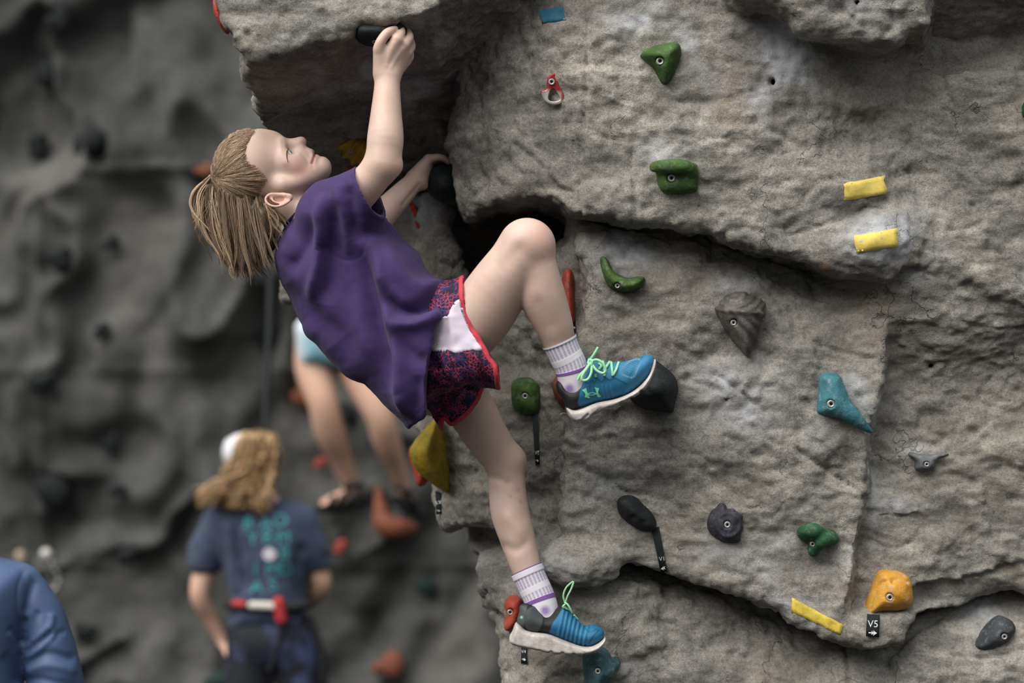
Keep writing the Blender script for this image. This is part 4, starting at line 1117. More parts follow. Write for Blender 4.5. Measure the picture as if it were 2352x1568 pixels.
shoe_n, bvh_n = shoe([(1278, 878), (1290, 874), (1303, 890), (1312, 884), (1320, 860), (1335, 834), (1351, 820), (1368, 826), (1388, 832), (1426, 832), (1441, 829), (1470, 820), (1480, 815.5), (1494, 816), (1502, 823), (1500, 846), (1487, 868), (1463, 890), (1438, 906),
     (1398, 919), (1364, 926), (1331, 936), (1308, 944), (1301, 934), (1291, 914), (1280, 897)],
    [(1301, 935), (1318, 941), (1338, 936), (1371, 923), (1412, 915), (1445, 902), (1470, 884), (1489, 861), (1498, 838), (1504, 823), (1507, 836), (1501, 858), (1484, 890), (1463, 908), (1438, 921), (1412, 933), (1380, 944), (1347, 964), (1323, 969), (1309, 960), (1303, 948)],
    (Q(1318, 850, -0.121), 36 * U), (Q(1312, 902, -0.117), 22 * U), Y0 - 0.105, 0.038, 0.12, paint_near, tr_n, 'blue running shoe with green laces, sole flexed')
def paint_far(px, py, v):
    c = np.tile(BLUE, (len(v), 1)); dsp = np.zeros(len(v))
    def mixc(m, k):
        nonlocal c
        c = c * (1 - m[:, None]) + k * m[:, None]
    for i in range(7):
        x0 = 1278 + i * 9.5; t_, _ = band(px, py, [(x0 + 16, 1402 + i * 4), (x0 + 10, 1430 + i * 4), (x0 + 4, 1458 + i * 4)], 2.2); mixc(t_ * 0.4, BLUE2 * 1.2); dsp += 0.0012 * t_
        t_, _ = band(px, py, [(x0 + 20, 1404 + i * 4), (x0 + 15, 1432 + i * 4), (x0 + 9, 1460 + i * 4)], 2.0); dsp -= 0.0010 * t_; mixc(t_ * 0.5, DK)
    t_, _ = band(px, py, [(1376, 1446), (1362, 1462), (1352, 1478)], 1.5); mixc(t_ * 0.8, BLK)
    t_, _ = band(px, py, [(1346, 1442), (1356, 1450), (1374, 1444)], 1.5); mixc(t_ * 0.5, DK); dsp -= 0.0015 * t_
    kx = np.interp(py, [1380, 1395, 1410, 1430, 1450, 1470], [1297, 1292, 1284, 1270, 1262, 1262])
    m = sstep(1.5, -1.5, px - kx); mixc(m, BLK)
    g = sstep(1.1, 0.8, ((px - 1226) / 22) ** 2 + ((py - 1422) / 30) ** 2); mixc(g, np.array([0.055, 0.062, 0.065])); dsp += 0.002 * g
    g = sstep(1208, 1204, px + (py - 1420) * 0.15) * sstep(1386, 1394, py); mixc(g, np.array([0.075, 0.083, 0.086]))
    mixc(np.exp(-(((px - 1198) / 3.2) ** 2 + ((py - 1417) / 3.0) ** 2) ** 2), np.array([0.20, 0.62, 0.36]))
    return c, dsp
tr_f = [(1240 + 26 * i, 1497 + 2.2 * i, 1232 + 26 * i, 1472 + 5 * i, 3.6) for i in range(5)]
shoe_f, bvh_f = shoe([(1197, 1388), (1222, 1386), (1232, 1394), (1244, 1405), (1259, 1411), (1283, 1393), (1295, 1386), (1302, 1396), (1314, 1409), (1328, 1424), (1343, 1437), (1358, 1433), (1374, 1437), (1385, 1445), (1387, 1456), (1379, 1470), (1357, 1482), (1332, 1481),
     (1295, 1469), (1259, 1455), (1222, 1450), (1207, 1447), (1192, 1436), (1187, 1427), (1192, 1408)],
    [(1184, 1432), (1194, 1433), (1206, 1444), (1222, 1448), (1259, 1453), (1295, 1466), (1332, 1479), (1357, 1480), (1379, 1469), (1389, 1460), (1390, 1468), (1382, 1482), (1365, 1494), (1337, 1500), (1295, 1500), (1259, 1497), (1222, 1489), (1186, 1482), (1172, 1475), (1170, 1464), (1177, 1450)],
    (Q(1247, 1380, 0.058), 38 * U), (Q(1250, 1418, 0.052), 26 * U), Y0 + 0.040, 0.037, -0.08, paint_far, tr_f, 'blue running shoe with dark heel, toe pressed down')
# laces
def lace(root, bvh, lines, r=2.6):
    paths = []
    for ln in lines:
        pts = []
        for (x, y, lift) in ln:
            c = cast(bvh, x, y, 0.0012 + lift)
            pts.append(c if c is not None else (pts[-1] + np.array([0, 0, 0.001]) if pts else None))
        pts = [p for p in pts if p is not None]
        if len(pts) > 1: paths.append((catmull(pts, 5, False), r * U))
    v, q = tube_mesh(paths, 8); link('lace', fast_mesh('lace', v, q), M_LACE, root)
def free_lace(root, lines, r=2.6):
    paths = [(catmull([Q(*p) for p in ln], 6, False), r * U) for ln in lines]
    v, q = tube_mesh(paths, 8); link('lace_bow', fast_mesh('lace_bow', v, q), M_LACE, root)
lace(shoe_n, bvh_n, [[(1404, 834, .001), (1405, 848, .002), (1407, 864, .0)], [(1421, 834, .001), (1415, 850, .002), (1408, 862, .0)], [(1384, 832, .001), (1388, 848, .002), (1388, 864, .0)], [(1400, 833, .001), (1394, 842, .002), (1386, 852, .001)],
                     [(1367, 859, .001), (1368, 866, .0)], [(1374, 836, .001), (1380, 842, .002), (1374, 850, .001)]], 3.0)
yb = -0.148
free_lace(shoe_n, [[(1352, 829, yb), (1360, 820, yb - .006), (1368, 808, yb - .008), (1374, 797, yb - .008)],
                   [(1357, 832, yb - .006), (1348, 846, yb - .014), (1337, 864, yb - .016), (1338, 873, yb - .016), (1350, 871, yb - .016), (1358, 856, yb - .014), (1359, 838, yb - .008)],
                   [(1357, 831, yb - .006), (1370, 826, yb - .012), (1384, 834, yb - .014), (1391, 850, yb - .014), (1384, 857, yb - .014), (1370, 850, yb - .012), (1360, 836, yb - .008)],
                   [(1355, 834, yb - .004), (1345, 848, yb - .010), (1332, 862, yb - .012), (1327, 873, yb - .012)], [(1352, 826, yb - .002), (1360, 828, yb - .009), (1358, 838, yb - .009), (1351, 834, yb - .006), (1354, 826, yb - .004)]], 3.1)
lace(shoe_f, bvh_f, [[(1302, 1400, .001), (1308, 1404, .001), (1316, 1412, 0)], [(1294, 1392, .001), (1298, 1399, .002), (1305, 1402, .001)], [(1318, 1416, .001), (1324, 1420, 0), (1327, 1424, 0)]], 2.4)
yb = 0.02
free_lace(shoe_f, [[(1298, 1384, yb), (1294, 1368, yb - .004), (1300, 1350, yb - .006), (1312, 1338, yb - .006), (1317, 1337, yb - .006), (1312, 1352, yb - .008), (1304, 1368, yb - .008), (1299, 1383, yb - .004)],
                   [(1297, 1383, yb - .004), (1304, 1388, yb - .008), (1310, 1398, yb - .008), (1314, 1407, yb - .004)], [(1300, 1386, yb - .004), (1293, 1392, yb - .006), (1296, 1396, yb - .004)]], 2.2)
# green emblem on the side: two crossing flared arcs
def decal(name, polys, bvh, mat, parent, off=0.0012):
    bm = bmesh.new()
    for poly in polys:
        c = np.mean(poly, 0); vs = []
        for x, y in poly:
            h = cast(bvh, x, y, off)
            if h is None: h = cast(bvh, *(c * 0.3 + np.array([x, y]) * 0.7), off)
            if h is None: continue
            vs.append(bm.verts.new(h))
        if len(vs) > 2: bm.faces.new(vs)
    bmesh.ops.triangulate(bm, faces=bm.faces)
    return link(name, bm_mesh(name, bm), mat, parent)
def zz(lst): return [(1230 + x / 6.03, 740 + y / 6.03) for x, y in lst]
def quadstrip(a, b): return [[a[i], a[i + 1], b[i + 1], b[i]] for i in range(len(a) - 1)]
L_in = zz([(642, 940), (672, 962), (690, 990), (686, 1012), (678, 1034)]); L_out = zz([(700, 908), (708, 940), (722, 980), (734, 1008), (754, 1046)])
R_in = zz([(812, 896), (830, 925), (838, 960), (842, 990), (862, 1034)]); R_out = zz([(880, 912), (872, 940), (862, 965), (876, 992), (908, 1022)])
o1 = zz([(716, 985), (745, 972), (778, 968), (812, 970), (846, 982)]); o2 = zz([(720, 998), (748, 984), (778, 979), (810, 981), (842, 994)])
o3 = zz([(718, 988), (748, 996), (780, 999), (812, 994), (846, 978)]); o4 = zz([(722, 998), (748, 1006), (780, 1009), (812, 1004), (846, 990)])
decal('emblem', quadstrip(L_in, L_out) + quadstrip(R_in, R_out) + quadstrip(o1, o2) + quadstrip(o3, o4), bvh_n, M_LOGO, shoe_n)
# ---------------------------------------------------------------- hair
def hair_mat(name, stops, dens):
    m = mat_new(name, rough=0.5, spec=0.4); t = NT(m)
    t.color(t.mix(0.5, t.attr('col', 'Color'), t.ramp(t.noise(dens, 3, 0.6), [(0.3, (0.55, 0.55, 0.55)), (0.7, (1.4, 1.4, 1.4))]), 'MULTIPLY')); return m
M_HAIR = hair_mat('blond_hair', None, 300)
rng = np.random.RandomState(5)
HC1 = np.array([0.30, 0.213, 0.137]); HC2 = np.array([0.115, 0.076, 0.047])
SK = np.array([0.50, 0.35, 0.25])
hm = SDF()
hell(hm, 570, 388, 0, (84, 96, 78), 0)
_pHair = Poly([(604, 285), (596, 298), (582, 322), (572, 352), (582, 378), (602, 384), (620, 402), (632, 420), (624, 438), (610, 448), (606, 466), (615, 485), (560, 520), (440, 480), (430, 300), (540, 260)], 5.0, 0.003, 0.03, 4)
def hair_cap_f(p, d):
    e = _pHair(p[:, 0], p[:, 2])
    return np.maximum(d + 4.6 * U * sstep(-26 * U, 0, e), e)
v, q = surface_nets(hm, 0.0026, post=hair_cap_f); v = relax(v, q, 1)
hpx, hpy = topx(v)
# combed towards the tie: ridges follow the angle about the tie
ang = np.arctan2(hpy - 410, hpx - 488); rad_ = np.hypot(hpx - 488, hpy - 410)
rid = vnoise(np.stack([ang * 26, rad_ * 0.012, np.zeros_like(ang)], -1)) + 0.6 * vnoise(np.stack([ang * 70, rad_ * 0.015, np.ones_like(ang)], -1))
edge = sstep(-26 * U, -2 * U, _pHair(v[:, 0], v[:, 2]))
v = v + vnormals(v, q) * (0.0018 * rid * (1 - edge))[:, None]
cap_bvh = bvh_of(v, q)
w = np.clip(0.5 + 0.55 * rid, 0, 1)[:, None]
cc = HC2 * (1 - w) + HC1 * w; cc = cc * (1 - edge[:, None]) + (SK * 0.7 + cc * 0.3) * edge[:, None]
me = fast_mesh('hair', v, q); attrc(me, 'col', cc)
hair = link('hair', me, M_HAIR, climber, 'fine dark blond hair pulled into a ponytail')
paths, cols = [], []
def strand(pts, r, c, n=4, c0=None):
    s = catmull(pts, n, False); k = len(s); t = np.linspace(0, 1, k)
    paths.append((s, r * U * np.minimum(1, 5 * t + 0.3) * np.clip(1.05 - t, 0.10, 1) ** 0.6))
    cc_ = np.repeat(np.clip(c, 0, 1)[None], k, 0)
    if c0 is not None: g = sstep(0.45, 0.0, t)[:, None]; cc_ = cc_ * (1 - g) + c0 * g
    cols.append(np.repeat(cc_, 4, 0))
hl = catmull([(600, 296), (586, 320), (575, 350), (583, 374), (603, 381), (620, 400), (632, 420), (622, 438), (610, 448), (600, 462), (570, 474), (540, 472)], 14, False)
for i in range(1300):
    a = hl[rng.randint(len(hl)) if i % 3 else rng.randint(26)] + rng.randn(2) * 4.0
    f0 = (rng.rand() ** 1.6) * 0.7; f1 = min(1.0, f0 + 0.25 + 0.5 * rng.rand())
    b = np.array([492 + rng.randn() * 2, 408 + rng.randn() * 5])
    mid = (a + b) / 2 + np.array([-(b - a)[1], (b - a)[0]]) * ((0.05 + 0.52 * rng.rand()) if a[1] < 340 else (0.06 if a[1] < 385 else -0.05)) + rng.randn(2) * 4
    lk = 0.55 + 0.9 * (0.5 + 0.5 * np.sin(a[0] * 0.9 + a[1] * 1.7)) * rng.rand() + 0.25 * rng.rand()
    pts = []
    for f in np.linspace(f0, f1, 6):
        s = (1 - f) ** 2 * a + 2 * f * (1 - f) * mid + f * f * b
        c = cast(cap_bvh, s[0], s[1], 0.0003 + 0.0012 * rng.rand())
        if c is not None: pts.append(c)
    if len(pts) < 4: continue
    cl = HC1 * lk * 1.1
    strand(pts, (0.35 + 0.5 * rng.rand()) * (0.7 if f0 < 0.1 else 1), cl, 3, SK * 1.05 if f0 < 0.15 and a[1] < 440 else None)
def lock(A, B, bow, y0, y1, n, wid, r, colr, curl=0.0):
    """a lock of hair: strands that part in the middle and meet at the tip"""
    A = np.array(A, float); B = np.array(B, float); L = np.hypot(*(B - A)) + 1e-6
    nr = np.array([-(B - A)[1], (B - A)[0]]) / L; ph = rng.rand() * 6; am = 2 + 4 * rng.rand()
    for i in range(n):
        o = rng.randn() * wid; oy = rng.randn() * wid * U * 1.1; e = 1 + 0.06 * rng.randn(); pts = []
        for t in np.linspace(0, e, 8):
            env = 0.35 + 0.65 * np.sin(np.pi * np.clip(t, 0, 1) ** 0.8)
            s = A + (B - A) * t + nr * (bow * np.sin(np.pi * min(t, 1)) + am * np.sin(ph + 5 * t) * t + o * env + curl * max(0, t - 0.65) ** 2 * L)
            pts.append(Q(s[0], s[1], y0 * (1 - t) + y1 * t + oy * env))
        strand(pts, r * (0.6 + 0.7 * rng.rand()), colr * (0.75 + 0.5 * rng.rand()), 3)
def locks(n, roots, tips, bow, dy, dyw, wid=3.2, r=0.75, per=15, jit=8, bright=(0.45, 1.35), curl=0.0, surf=False):
    roots = catmull(roots, 14, False); tips = catmull(tips, 14, False)
    for i in range(n):
        f = rng.rand(); A = roots[int(f * (len(roots) - 1))] + rng.randn(2) * 1.5
        g = np.clip(f + rng.randn() * 0.09, 0, 1); B = tips[int(g * (len(tips) - 1))] + rng.randn(2) * jit
        y0 = dy + rng.randn() * dyw * 0.3; y1 = dy + rng.randn() * dyw
        if surf:
            cs = cast(cap_bvh, A[0], A[1], 0.0005)
            if cs is not None: y0 = cs[1] - Y0; y1 = min(y1, 0.6 * y0 + 0.4 * y1)
        k = bright[0] + (bright[1] - bright[0]) * rng.rand()
        if y1 < dy: k *= 1.12
        c = HC1 * k if k > 0.8 else HC2 * (k + 0.5)
        lock(A, B, bow * (1 + 0.35 * rng.randn()), y0, y1, per, wid * (0.6 + 0.8 * rng.rand()), r, c, curl * rng.randn())
locks(34, [(484, 404), (487, 412), (493, 417)], [(472, 515), (486, 560), (512, 600), (540, 622), (570, 630)], 26, 0.0, 0.032, bright=(0.45, 1.5), curl=0.3)
locks(26, [(486, 408), (494, 416), (500, 428)], [(505, 555), (540, 605), (575, 628), (600, 622)], 14, 0.0, 0.036, bright=(0.3, 1.2), curl=0.35)
locks(40, [(500, 428), (525, 444), (556, 454), (590, 456)], [(525, 580), (556, 615), (590, 622), (612, 606)], 6, -0.02, 0.045, bright=(0.25, 1.05), curl=0.3, surf=True)
locks(30, [(556, 448), (582, 450), (600, 448), (606, 452)], [(585, 600), (612, 602), (634, 568), (650, 522)], 5, -0.045, 0.028, bright=(0.25, 1.15), curl=0.3, surf=True)
locks(10, [(598, 456), (610, 470), (620, 478)], [(603, 585), (630, 555), (646, 530), (656, 508)], -6, -0.062, 0.010, 2.4, 0.6, 9, bright=(0.9, 1.5))
locks(7, [(515, 585), (545, 608), (578, 618)], [(504, 630), (522, 640), (566, 650), (548, 622), (606, 638)], -5, -0.01, 0.02, 2.0, 0.8, 10, 4, (1.0, 1.5), 0.5)
for i in range(46):      # single hairs that stand off
    a = np.array([475 + 20 * rng.rand(), 420 + 40 * rng.rand()]); b = np.array([452 + 22 * rng.rand(), 480 + 80 * rng.rand()])
    lock(a, b, 5 * rng.randn(), 0, 0.03 * rng.randn(), 1, 0, 0.4, HC1 * 1.2)
c0 = catmull([(600, 296), (562, 304), (530, 322), (505, 350), (492, 385)], 10, False)
for i in range(40):
    a = c0[rng.randint(len(c0))]; b = a + np.array([-8 - 14 * rng.rand(), 6 + 14 * rng.rand()]); m_ = (a + b) / 2 + np.array([-2, -3 - 3 * rng.rand()])
    strand([Q(*a, rng.randn() * .02), Q(*m_, rng.randn() * .02), Q(*b, rng.randn() * .02)], 0.35, HC1 * 1.2, 4)
v, q = tube_mesh(paths, 4)
me = fast_mesh('ponytail', v, q); attrc(me, 'col', np.concatenate(cols))
link('ponytail', me, M_HAIR, hair)
# a soft core so that the ponytail is full
hc = SDF()
chain_px(hc, [(489, 412, 0, 7), (474, 440, 0, 13), (484, 500, 0, 20), (510, 560, 0, 22), (545, 600, 0, 16)], 0.02)
chain_px(hc, [(500, 432, 0, 14), (530, 490, 0, 30), (560, 560, 0, 34), (580, 600, 0, 14)], 0.02)
chain_px(hc, [(560, 460, -0.02, 26), (595, 500, -0.035, 28), (612, 560, -0.03, 20)], 0.02)
chain_px(hc, [(560, 460, 0.02, 26), (595, 500, 0.035, 28), (612, 560, 0.03, 20)], 0.02)
v, q = surface_nets(hc, 0.004)
v = v + vnormals(v, q) * (0.004 * vnoise(v * np.array([160, 160, 12])))[:, None]
me = fast_mesh('hair_underlayer', v, q); attrc(me, 'col', np.tile(HC2 * 0.75, (len(v), 1)))
link('hair_underlayer', me, M_HAIR, hair)
tie = [Q(488, 410, 0) + (np.cos(a) * np.array([0.9, 0, 0.42]) + np.sin(a) * AX_LT) * 7.5 * U for a in np.linspace(0, 2 * np.pi, 25)]
v, q = tube_mesh([(tie, 2.6 * U)], 8)
link('hair_tie', fast_mesh('hair_tie', v, q), mat_new('tie_grey', (0.36, 0.42, 0.44), 0.6), hair, 'pale grey elastic hair tie')
# ================================================================== holds, bolts, tapes and tags
def hold_mat(name, c1, c2, dust=0.35, rough=0.75):
    m = mat_new(name, rough=rough, spec=0.3); t = NT(m)
    c = t.mix(t.maprange(t.noise(28, 4, 0.6), 0.35, 0.65), c1, c2)
    d = t.math('MULTIPLY', t.maprange(t.noise(55, 6, 0.75), 0.52, 0.75), dust)
    c = t.mix(d, c, (0.46, 0.46, 0.45)); t.color(c)
    t.bump(t.math('ADD', t.noise(260, 3), t.noise(60, 3)), 0.35, 0.003); return m
M_GREEN = hold_mat('green_resin', (0.062, 0.125, 0.024), (0.030, 0.068, 0.018)); M_DGREEN = hold_mat('forest_resin', (0.016, 0.070, 0.030), (0.026, 0.095, 0.042))
M_BLACK = hold_mat('black_resin', (0.007, 0.010, 0.011), (0.012, 0.016, 0.017), 0.06); M_TEAL = hold_mat('teal_resin', (0.055, 0.20, 0.235), (0.035, 0.135, 0.160), 0.55)
M_DTEAL = hold_mat('slate_teal_resin', (0.040, 0.105, 0.115), (0.025, 0.070, 0.080), 0.4); M_PLUM = hold_mat('plum_resin', (0.046, 0.042, 0.058), (0.030, 0.028, 0.040), 0.25)
M_BROWN = hold_mat('umber_resin', (0.115, 0.105, 0.093), (0.070, 0.062, 0.055), 0.30, 0.5); M_YEL = hold_mat('ochre_resin', (0.50, 0.225, 0.022), (0.56, 0.29, 0.04), 0.9, 0.5)
M_YEL2 = hold_mat('mustard_resin', (0.34, 0.235, 0.012), (0.19, 0.145, 0.018), 0.12); M_RED = hold_mat('brick_resin', (0.38, 0.055, 0.030), (0.25, 0.045, 0.028), 0.2); M_GREY = hold_mat('grey_resin', (0.15, 0.155, 0.16), (0.085, 0.09, 0.095), 0.6)
M_SLATE = hold_mat('slate_resin', (0.055, 0.062, 0.068), (0.030, 0.035, 0.040), 0.35); M_RUST = hold_mat('terracotta_resin', (0.24, 0.075, 0.038), (0.15, 0.05, 0.03), 0.1)
M_STEEL = mat_new('bolt_steel', (0.44, 0.43, 0.41), 0.35, 0.3, 0.6); M_HOLE = mat_new('bolt_socket', (0.02, 0.02, 0.02), 0.6, 0.5)
M_YELC = hold_mat('amber_resin', (0.62, 0.36, 0.03), (0.40, 0.22, 0.02), 0.05, 0.4)
def bolt(pos, nrm, r, parent):
    """a socket-head bolt: collar, dished head with a hexagonal recess"""
    n = Vector(nrm).normalized(); M = Matrix.Translation(Vector(pos)) @ n.to_track_quat('Z', 'Y').to_matrix().to_4x4()
    bm = bmesh.new(); S = 24
    prof = [(1.0, -1.0), (1.0, 0.25), (0.88, 0.40), (0.62, 0.40), (0.55, 0.30)]
    rings = [[bm.verts.new((r * a * math.cos(i / S * 6.28319), r * a * math.sin(i / S * 6.28319), r * z)) for i in range(S)] for a, z in prof]
    for A, B in zip(rings[:-1], rings[1:]):
        for i in range(S): bm.faces.new((A[i], A[(i + 1) % S], B[(i + 1) % S], B[i]))
    hexv = [bm.verts.new((r * 0.48 * math.cos((i - i % 4) / S * 6.28319), r * 0.48 * math.sin((i - i % 4) / S * 6.28319), r * 0.28)) for i in range(S)]
    for i in range(S): bm.faces.new((rings[-1][i], rings[-1][(i + 1) % S], hexv[(i + 1) % S], hexv[i]))
    bmesh.ops.transform(bm, matrix=M, verts=bm.verts); bmesh.ops.remove_doubles(bm, verts=bm.verts, dist=1e-6)
    b = link('bolt', bm_mesh('bolt', bm, True), M_STEEL, parent)
    bm = bmesh.new(); bmesh.ops.create_circle(bm, cap_ends=True, segments=6, radius=r * 0.47)
    bmesh.ops.transform(bm, matrix=M @ Matrix.Translation((0, 0, -r * 0.05)), verts=bm.verts)
    link('bolt_socket', bm_mesh('bolt_socket', bm), M_HOLE, b)
def hold(outline, mat, label, H, name='climbing_hold', bolt_px=None, R=None, p=2.2, y=None, W=None, ax=0, az=0, extra=None, h=0.0022, disp=None, br=9, group=None, smooth=4, bn=None, cut=None):
    cx, cy = np.mean(np.array(outline), 0)
    if y is None:
        pts = [hit(a, b)[0][1] for a, b in outline] + [hit(cx, cy)[0][1]]
        y = float(np.median(pts)) + 0.004
    root = empty(name, tuple(P(cx, cy, y)))
    tag(root, label, 'climbing hold', group)
    m = SDF(); po = Poly(outline, y, 0.002, 0.03, smooth, 0.003)
    if R is None: R = (po.hi - po.lo - 0.06).min() * 0.42
    m.inflate(po, y, H, R, p=p, ax=ax, az=az)
    if extra: extra(m, y)
    if bolt_px is not None and cut is not False:
        ys = np.linspace(y - 2.2 * H - 0.03, y, 160); sf = ys[np.argmax(m.eval(np.array([P(bolt_px[0], bolt_px[1], t) for t in ys])) < 0)]
        m.cone(P(bolt_px[0], bolt_px[1], sf - 0.03), P(bolt_px[0], bolt_px[1], sf + 0.002), br * U * 1.3, br * U * 1.15, 0.003, 's')
    v, q = surface_nets(m, h); v = relax(v, q, 1)
    dn = 0.0008 * fbm(v * 60, 2)
    if disp: dn = dn + disp(*topx(v))
    v = v + vnormals(v, q) * dn[:, None]
    link('body', fast_mesh('hold_body', v, q), mat, root)
    if bolt_px is not None:
        c = cast(bvh_of(v, q), bolt_px[0], bolt_px[1], 0.001)
        if c is not None:
            c = c + np.array([0, -0.55 * br * U, 0])
            bolt(c, bn or (0.02, -1, -0.05), br * U, root)
    return root
# --- on the upper slab
hold([(1470, 127), (1492, 110), (1540, 99), (1560, 102), (1564, 118), (1556, 150), (1541, 185), (1530, 196), (1518, 192), (1500, 160), (1480, 142)], M_GREEN, 'green triangular climbing hold on the upper slab', 0.055, bolt_px=(1516, 141), R=0.045)
def jug_extra(m, y):
    m.chain([P(1503, 384, y - 0.030), P(1535, 380, y - 0.048), (P(1575, 383, y - 0.046)), P(1590, 395, y - 0.03)], [0.010, 0.014, 0.014, 0.010], 0.012)
hold([(1498, 373), (1540, 371), (1592, 374), (1603, 390), (1602, 428), (1596, 442), (1560, 446), (1525, 443), (1512, 425), (1507, 400)], M_GREEN, 'green box-shaped climbing hold with a rolled lip', 0.036, bolt_px=(1542, 409), p=2.8, extra=jug_extra)
hold([(1378, 595), (1386, 588), (1396, 596), (1410, 622), (1440, 638), (1470, 634), (1482, 640), (1474, 658), (1450, 670), (1425, 671), (1400, 660), (1384, 632)], M_GREEN, 'green crescent climbing hold beneath the ledge', 0.045, bolt_px=(1418, 656), R=0.02, br=6)
def shell_disp(px, py):
    d = np.hypot((px - 1690) * 0.8, py - 672 + 0.004 * (px - 1690) ** 2); a = np.arctan2(py - 640, px - 1640); up = sstep(722, 708, py); return 0.0012 * np.sin(d * 0.40 + 1.2 * np.sin(px * 0.06)) * up + 0.0016 * np.sin(a * 34 + 1.5 * np.sin(py * 0.05)) * (1 - up) + 0.004 * np.exp(-((py - 714 - 0.1 * (px - 1690)) / 6) ** 2)
hold([(1642, 716), (1652, 694), (1672, 676), (1700, 669), (1730, 680), (1752, 690), (1757, 705), (1745, 750), (1730, 800), (1718, 817), (1700, 806), (1675, 770), (1652, 738)], M_BROWN, 'brown grooved shell-shaped climbing hold', 0.06, bolt_px=(1684, 741), R=0.05, disp=shell_disp, br=7)
def foot_extra(m, y): m.ell(P(1500, 890, y), (0.052, 0.11, 0.045), 0.02)
hold([(1455, 905), (1470, 870), (1490, 830), (1505, 828), (1525, 850), (1540, 890), (1547, 935), (1540, 948), (1500, 938), (1470, 925)], M_BLACK, "black wedge climbing hold under the climber's raised toe", 0.10, R=0.06, extra=foot_extra)
def teal_extra(m, y): m.chain([P(1915, 925, y - 0.02), P(1950, 948, y - 0.025), P(1980, 975, y - 0.018), P(2000, 990, y - 0.006)], [0.024, 0.018, 0.011, 0.005], 0.012)
hold([(1884, 862), (1905, 855), (1928, 862), (1938, 885), (1950, 915), (1945, 945), (1920, 957), (1880, 950), (1876, 930), (1880, 890)], M_TEAL, 'teal climbing hold with a long curved tail', 0.048, bolt_px=(1908, 927), R=0.04, extra=teal_extra)
hold([(2084, 1044), (2094, 1038), (2130, 1043), (2160, 1039), (2182, 1040), (2168, 1048), (2150, 1056), (2144, 1074), (2120, 1083), (2100, 1076), (2100, 1060)], M_GREY, 'small grey ledge-shaped climbing hold', 0.032, bolt_px=(2128, 1066), R=0.02, br=6)
def pear_disp(px, py): return -0.004 * np.exp(-(((px - 1480) / 9) ** 2 + ((py - 1200) / 7) ** 2)) - 0.006 * np.exp(-(((px - 1453) / 9) ** 2 + ((py - 1190) / 8) ** 2))
hold([(1417, 1165), (1420, 1146), (1436, 1137), (1458, 1140), (1478, 1158), (1500, 1180), (1508, 1205), (1500, 1218), (1478, 1220), (1450, 1206), (1428, 1188)], M_BLACK, 'black pear-shaped climbing hold with a tag strip', 0.05, R=0.035, disp=pear_disp)
def rosette_disp(px, py):
    d = np.hypot((px - 1672), (py - 1205)); a = np.arctan2(py - 1205, px - 1672); o = 0.0035 * np.exp(-((d - 26) / 4) ** 2)
    for k in range(13):
        t = 2.0 + k * 0.26; o = o + 0.0022 * np.exp(-(((px - 1672 - 38 * np.cos(t + 0.2)) / 3.5) ** 2 + ((py - 1205 - 36 * np.sin(t + 0.2)) / 3.5) ** 2)) - 0.003 * np.exp(-(((px - 1672 - 38 * np.cos(t + 0.2)) / 5.5) ** 2 + ((py - 1205 - 36 * np.sin(t + 0.2)) / 5.5) ** 2))
    return o
hold([(1623, 1200), (1630, 1178), (1645, 1162), (1654, 1153), (1664, 1156), (1672, 1166), (1680, 1162), (1698, 1172), (1706, 1184), (1703, 1200), (1708, 1208), (1702, 1225), (1698, 1244), (1670, 1246), (1642, 1236), (1628, 1220)], M_PLUM, 'dark plum climbing hold dotted with small dimples', 0.042, bolt_px=(1670, 1204), R=0.05, disp=rosette_disp, br=7.5)
def star_extra(m, y):
    m.chain([P(1845, 1222, y - .02), P(1866, 1218, y - .042), P(1885, 1222, y - .03)], [.014, .016, .012], .01)
    m.chain([P(1915, 1240, y - .01), P(1890, 1240, y - .036), P(1868, 1262, y - .012)], [.009, .014, .012], .01)
hold([(1832, 1222), (1840, 1210), (1866, 1208), (1900, 1210), (1918, 1220), (1926, 1240), (1905, 1246), (1885, 1262), (1870, 1277), (1858, 1268), (1862, 1252), (1840, 1240)], M_DGREEN, 'dark green knobbly climbing hold with three lobes', 0.03, bolt_px=(1866, 1249), R=0.03, extra=star_extra, br=6)
def ochre_disp(px, py):
    ln = catmull([(1996, 1398), (2000, 1380), (2012, 1350), (2030, 1335), (2060, 1328), (2085, 1335)], 5, False); d, sg, t = polydist(px, py, ln)
    return -0.005 * np.exp(-(d / 5) ** 2) - 0.010 * np.exp(-(((px - 2052) / 5) ** 2 + ((py - 1334) / 5) ** 2)) + 0.0012 * np.exp(-((py - 1392) / 2.0) ** 2) * np.exp(-((px - 2040) / 10) ** 2)
hold([(1986, 1398), (1990, 1378), (2006, 1335), (2020, 1310), (2050, 1309), (2080, 1318), (2092, 1335), (2096, 1370), (2088, 1392), (2060, 1402), (2020, 1404), (2000, 1412), (1990, 1408)], M_YEL, 'large ochre yellow climbing hold dusted with chalk', 0.062, bolt_px=(2043, 1371), R=0.055, disp=ochre_disp, br=8.5)
hold([(2236, 1478), (2252, 1450), (2275, 1425), (2296, 1413), (2322, 1424), (2331, 1442), (2318, 1468), (2290, 1486), (2262, 1494), (2242, 1490)], M_SLATE, 'slate grey teardrop climbing hold', 0.04, bolt_px=(2306, 1461), R=0.035, br=7)
hold([(2347, 240), (2356, 232), (2372, 240), (2376, 262), (2360, 276), (2347, 268)], M_DGREEN, 'green round climbing hold high on the upper slab', 0.03, R=0.02)
hold([(1338, 1510), (1345, 1490), (1372, 1482), (1395, 1490), (1405, 1508), (1416, 1505), (1425, 1520), (1412, 1552), (1395, 1568), (1380, 1600), (1352, 1600), (1342, 1560)], M_DTEAL, "slate teal climbing hold under the climber's lower toe", 0.10, bolt_px=(1373, 1540), R=0.05, br=7)
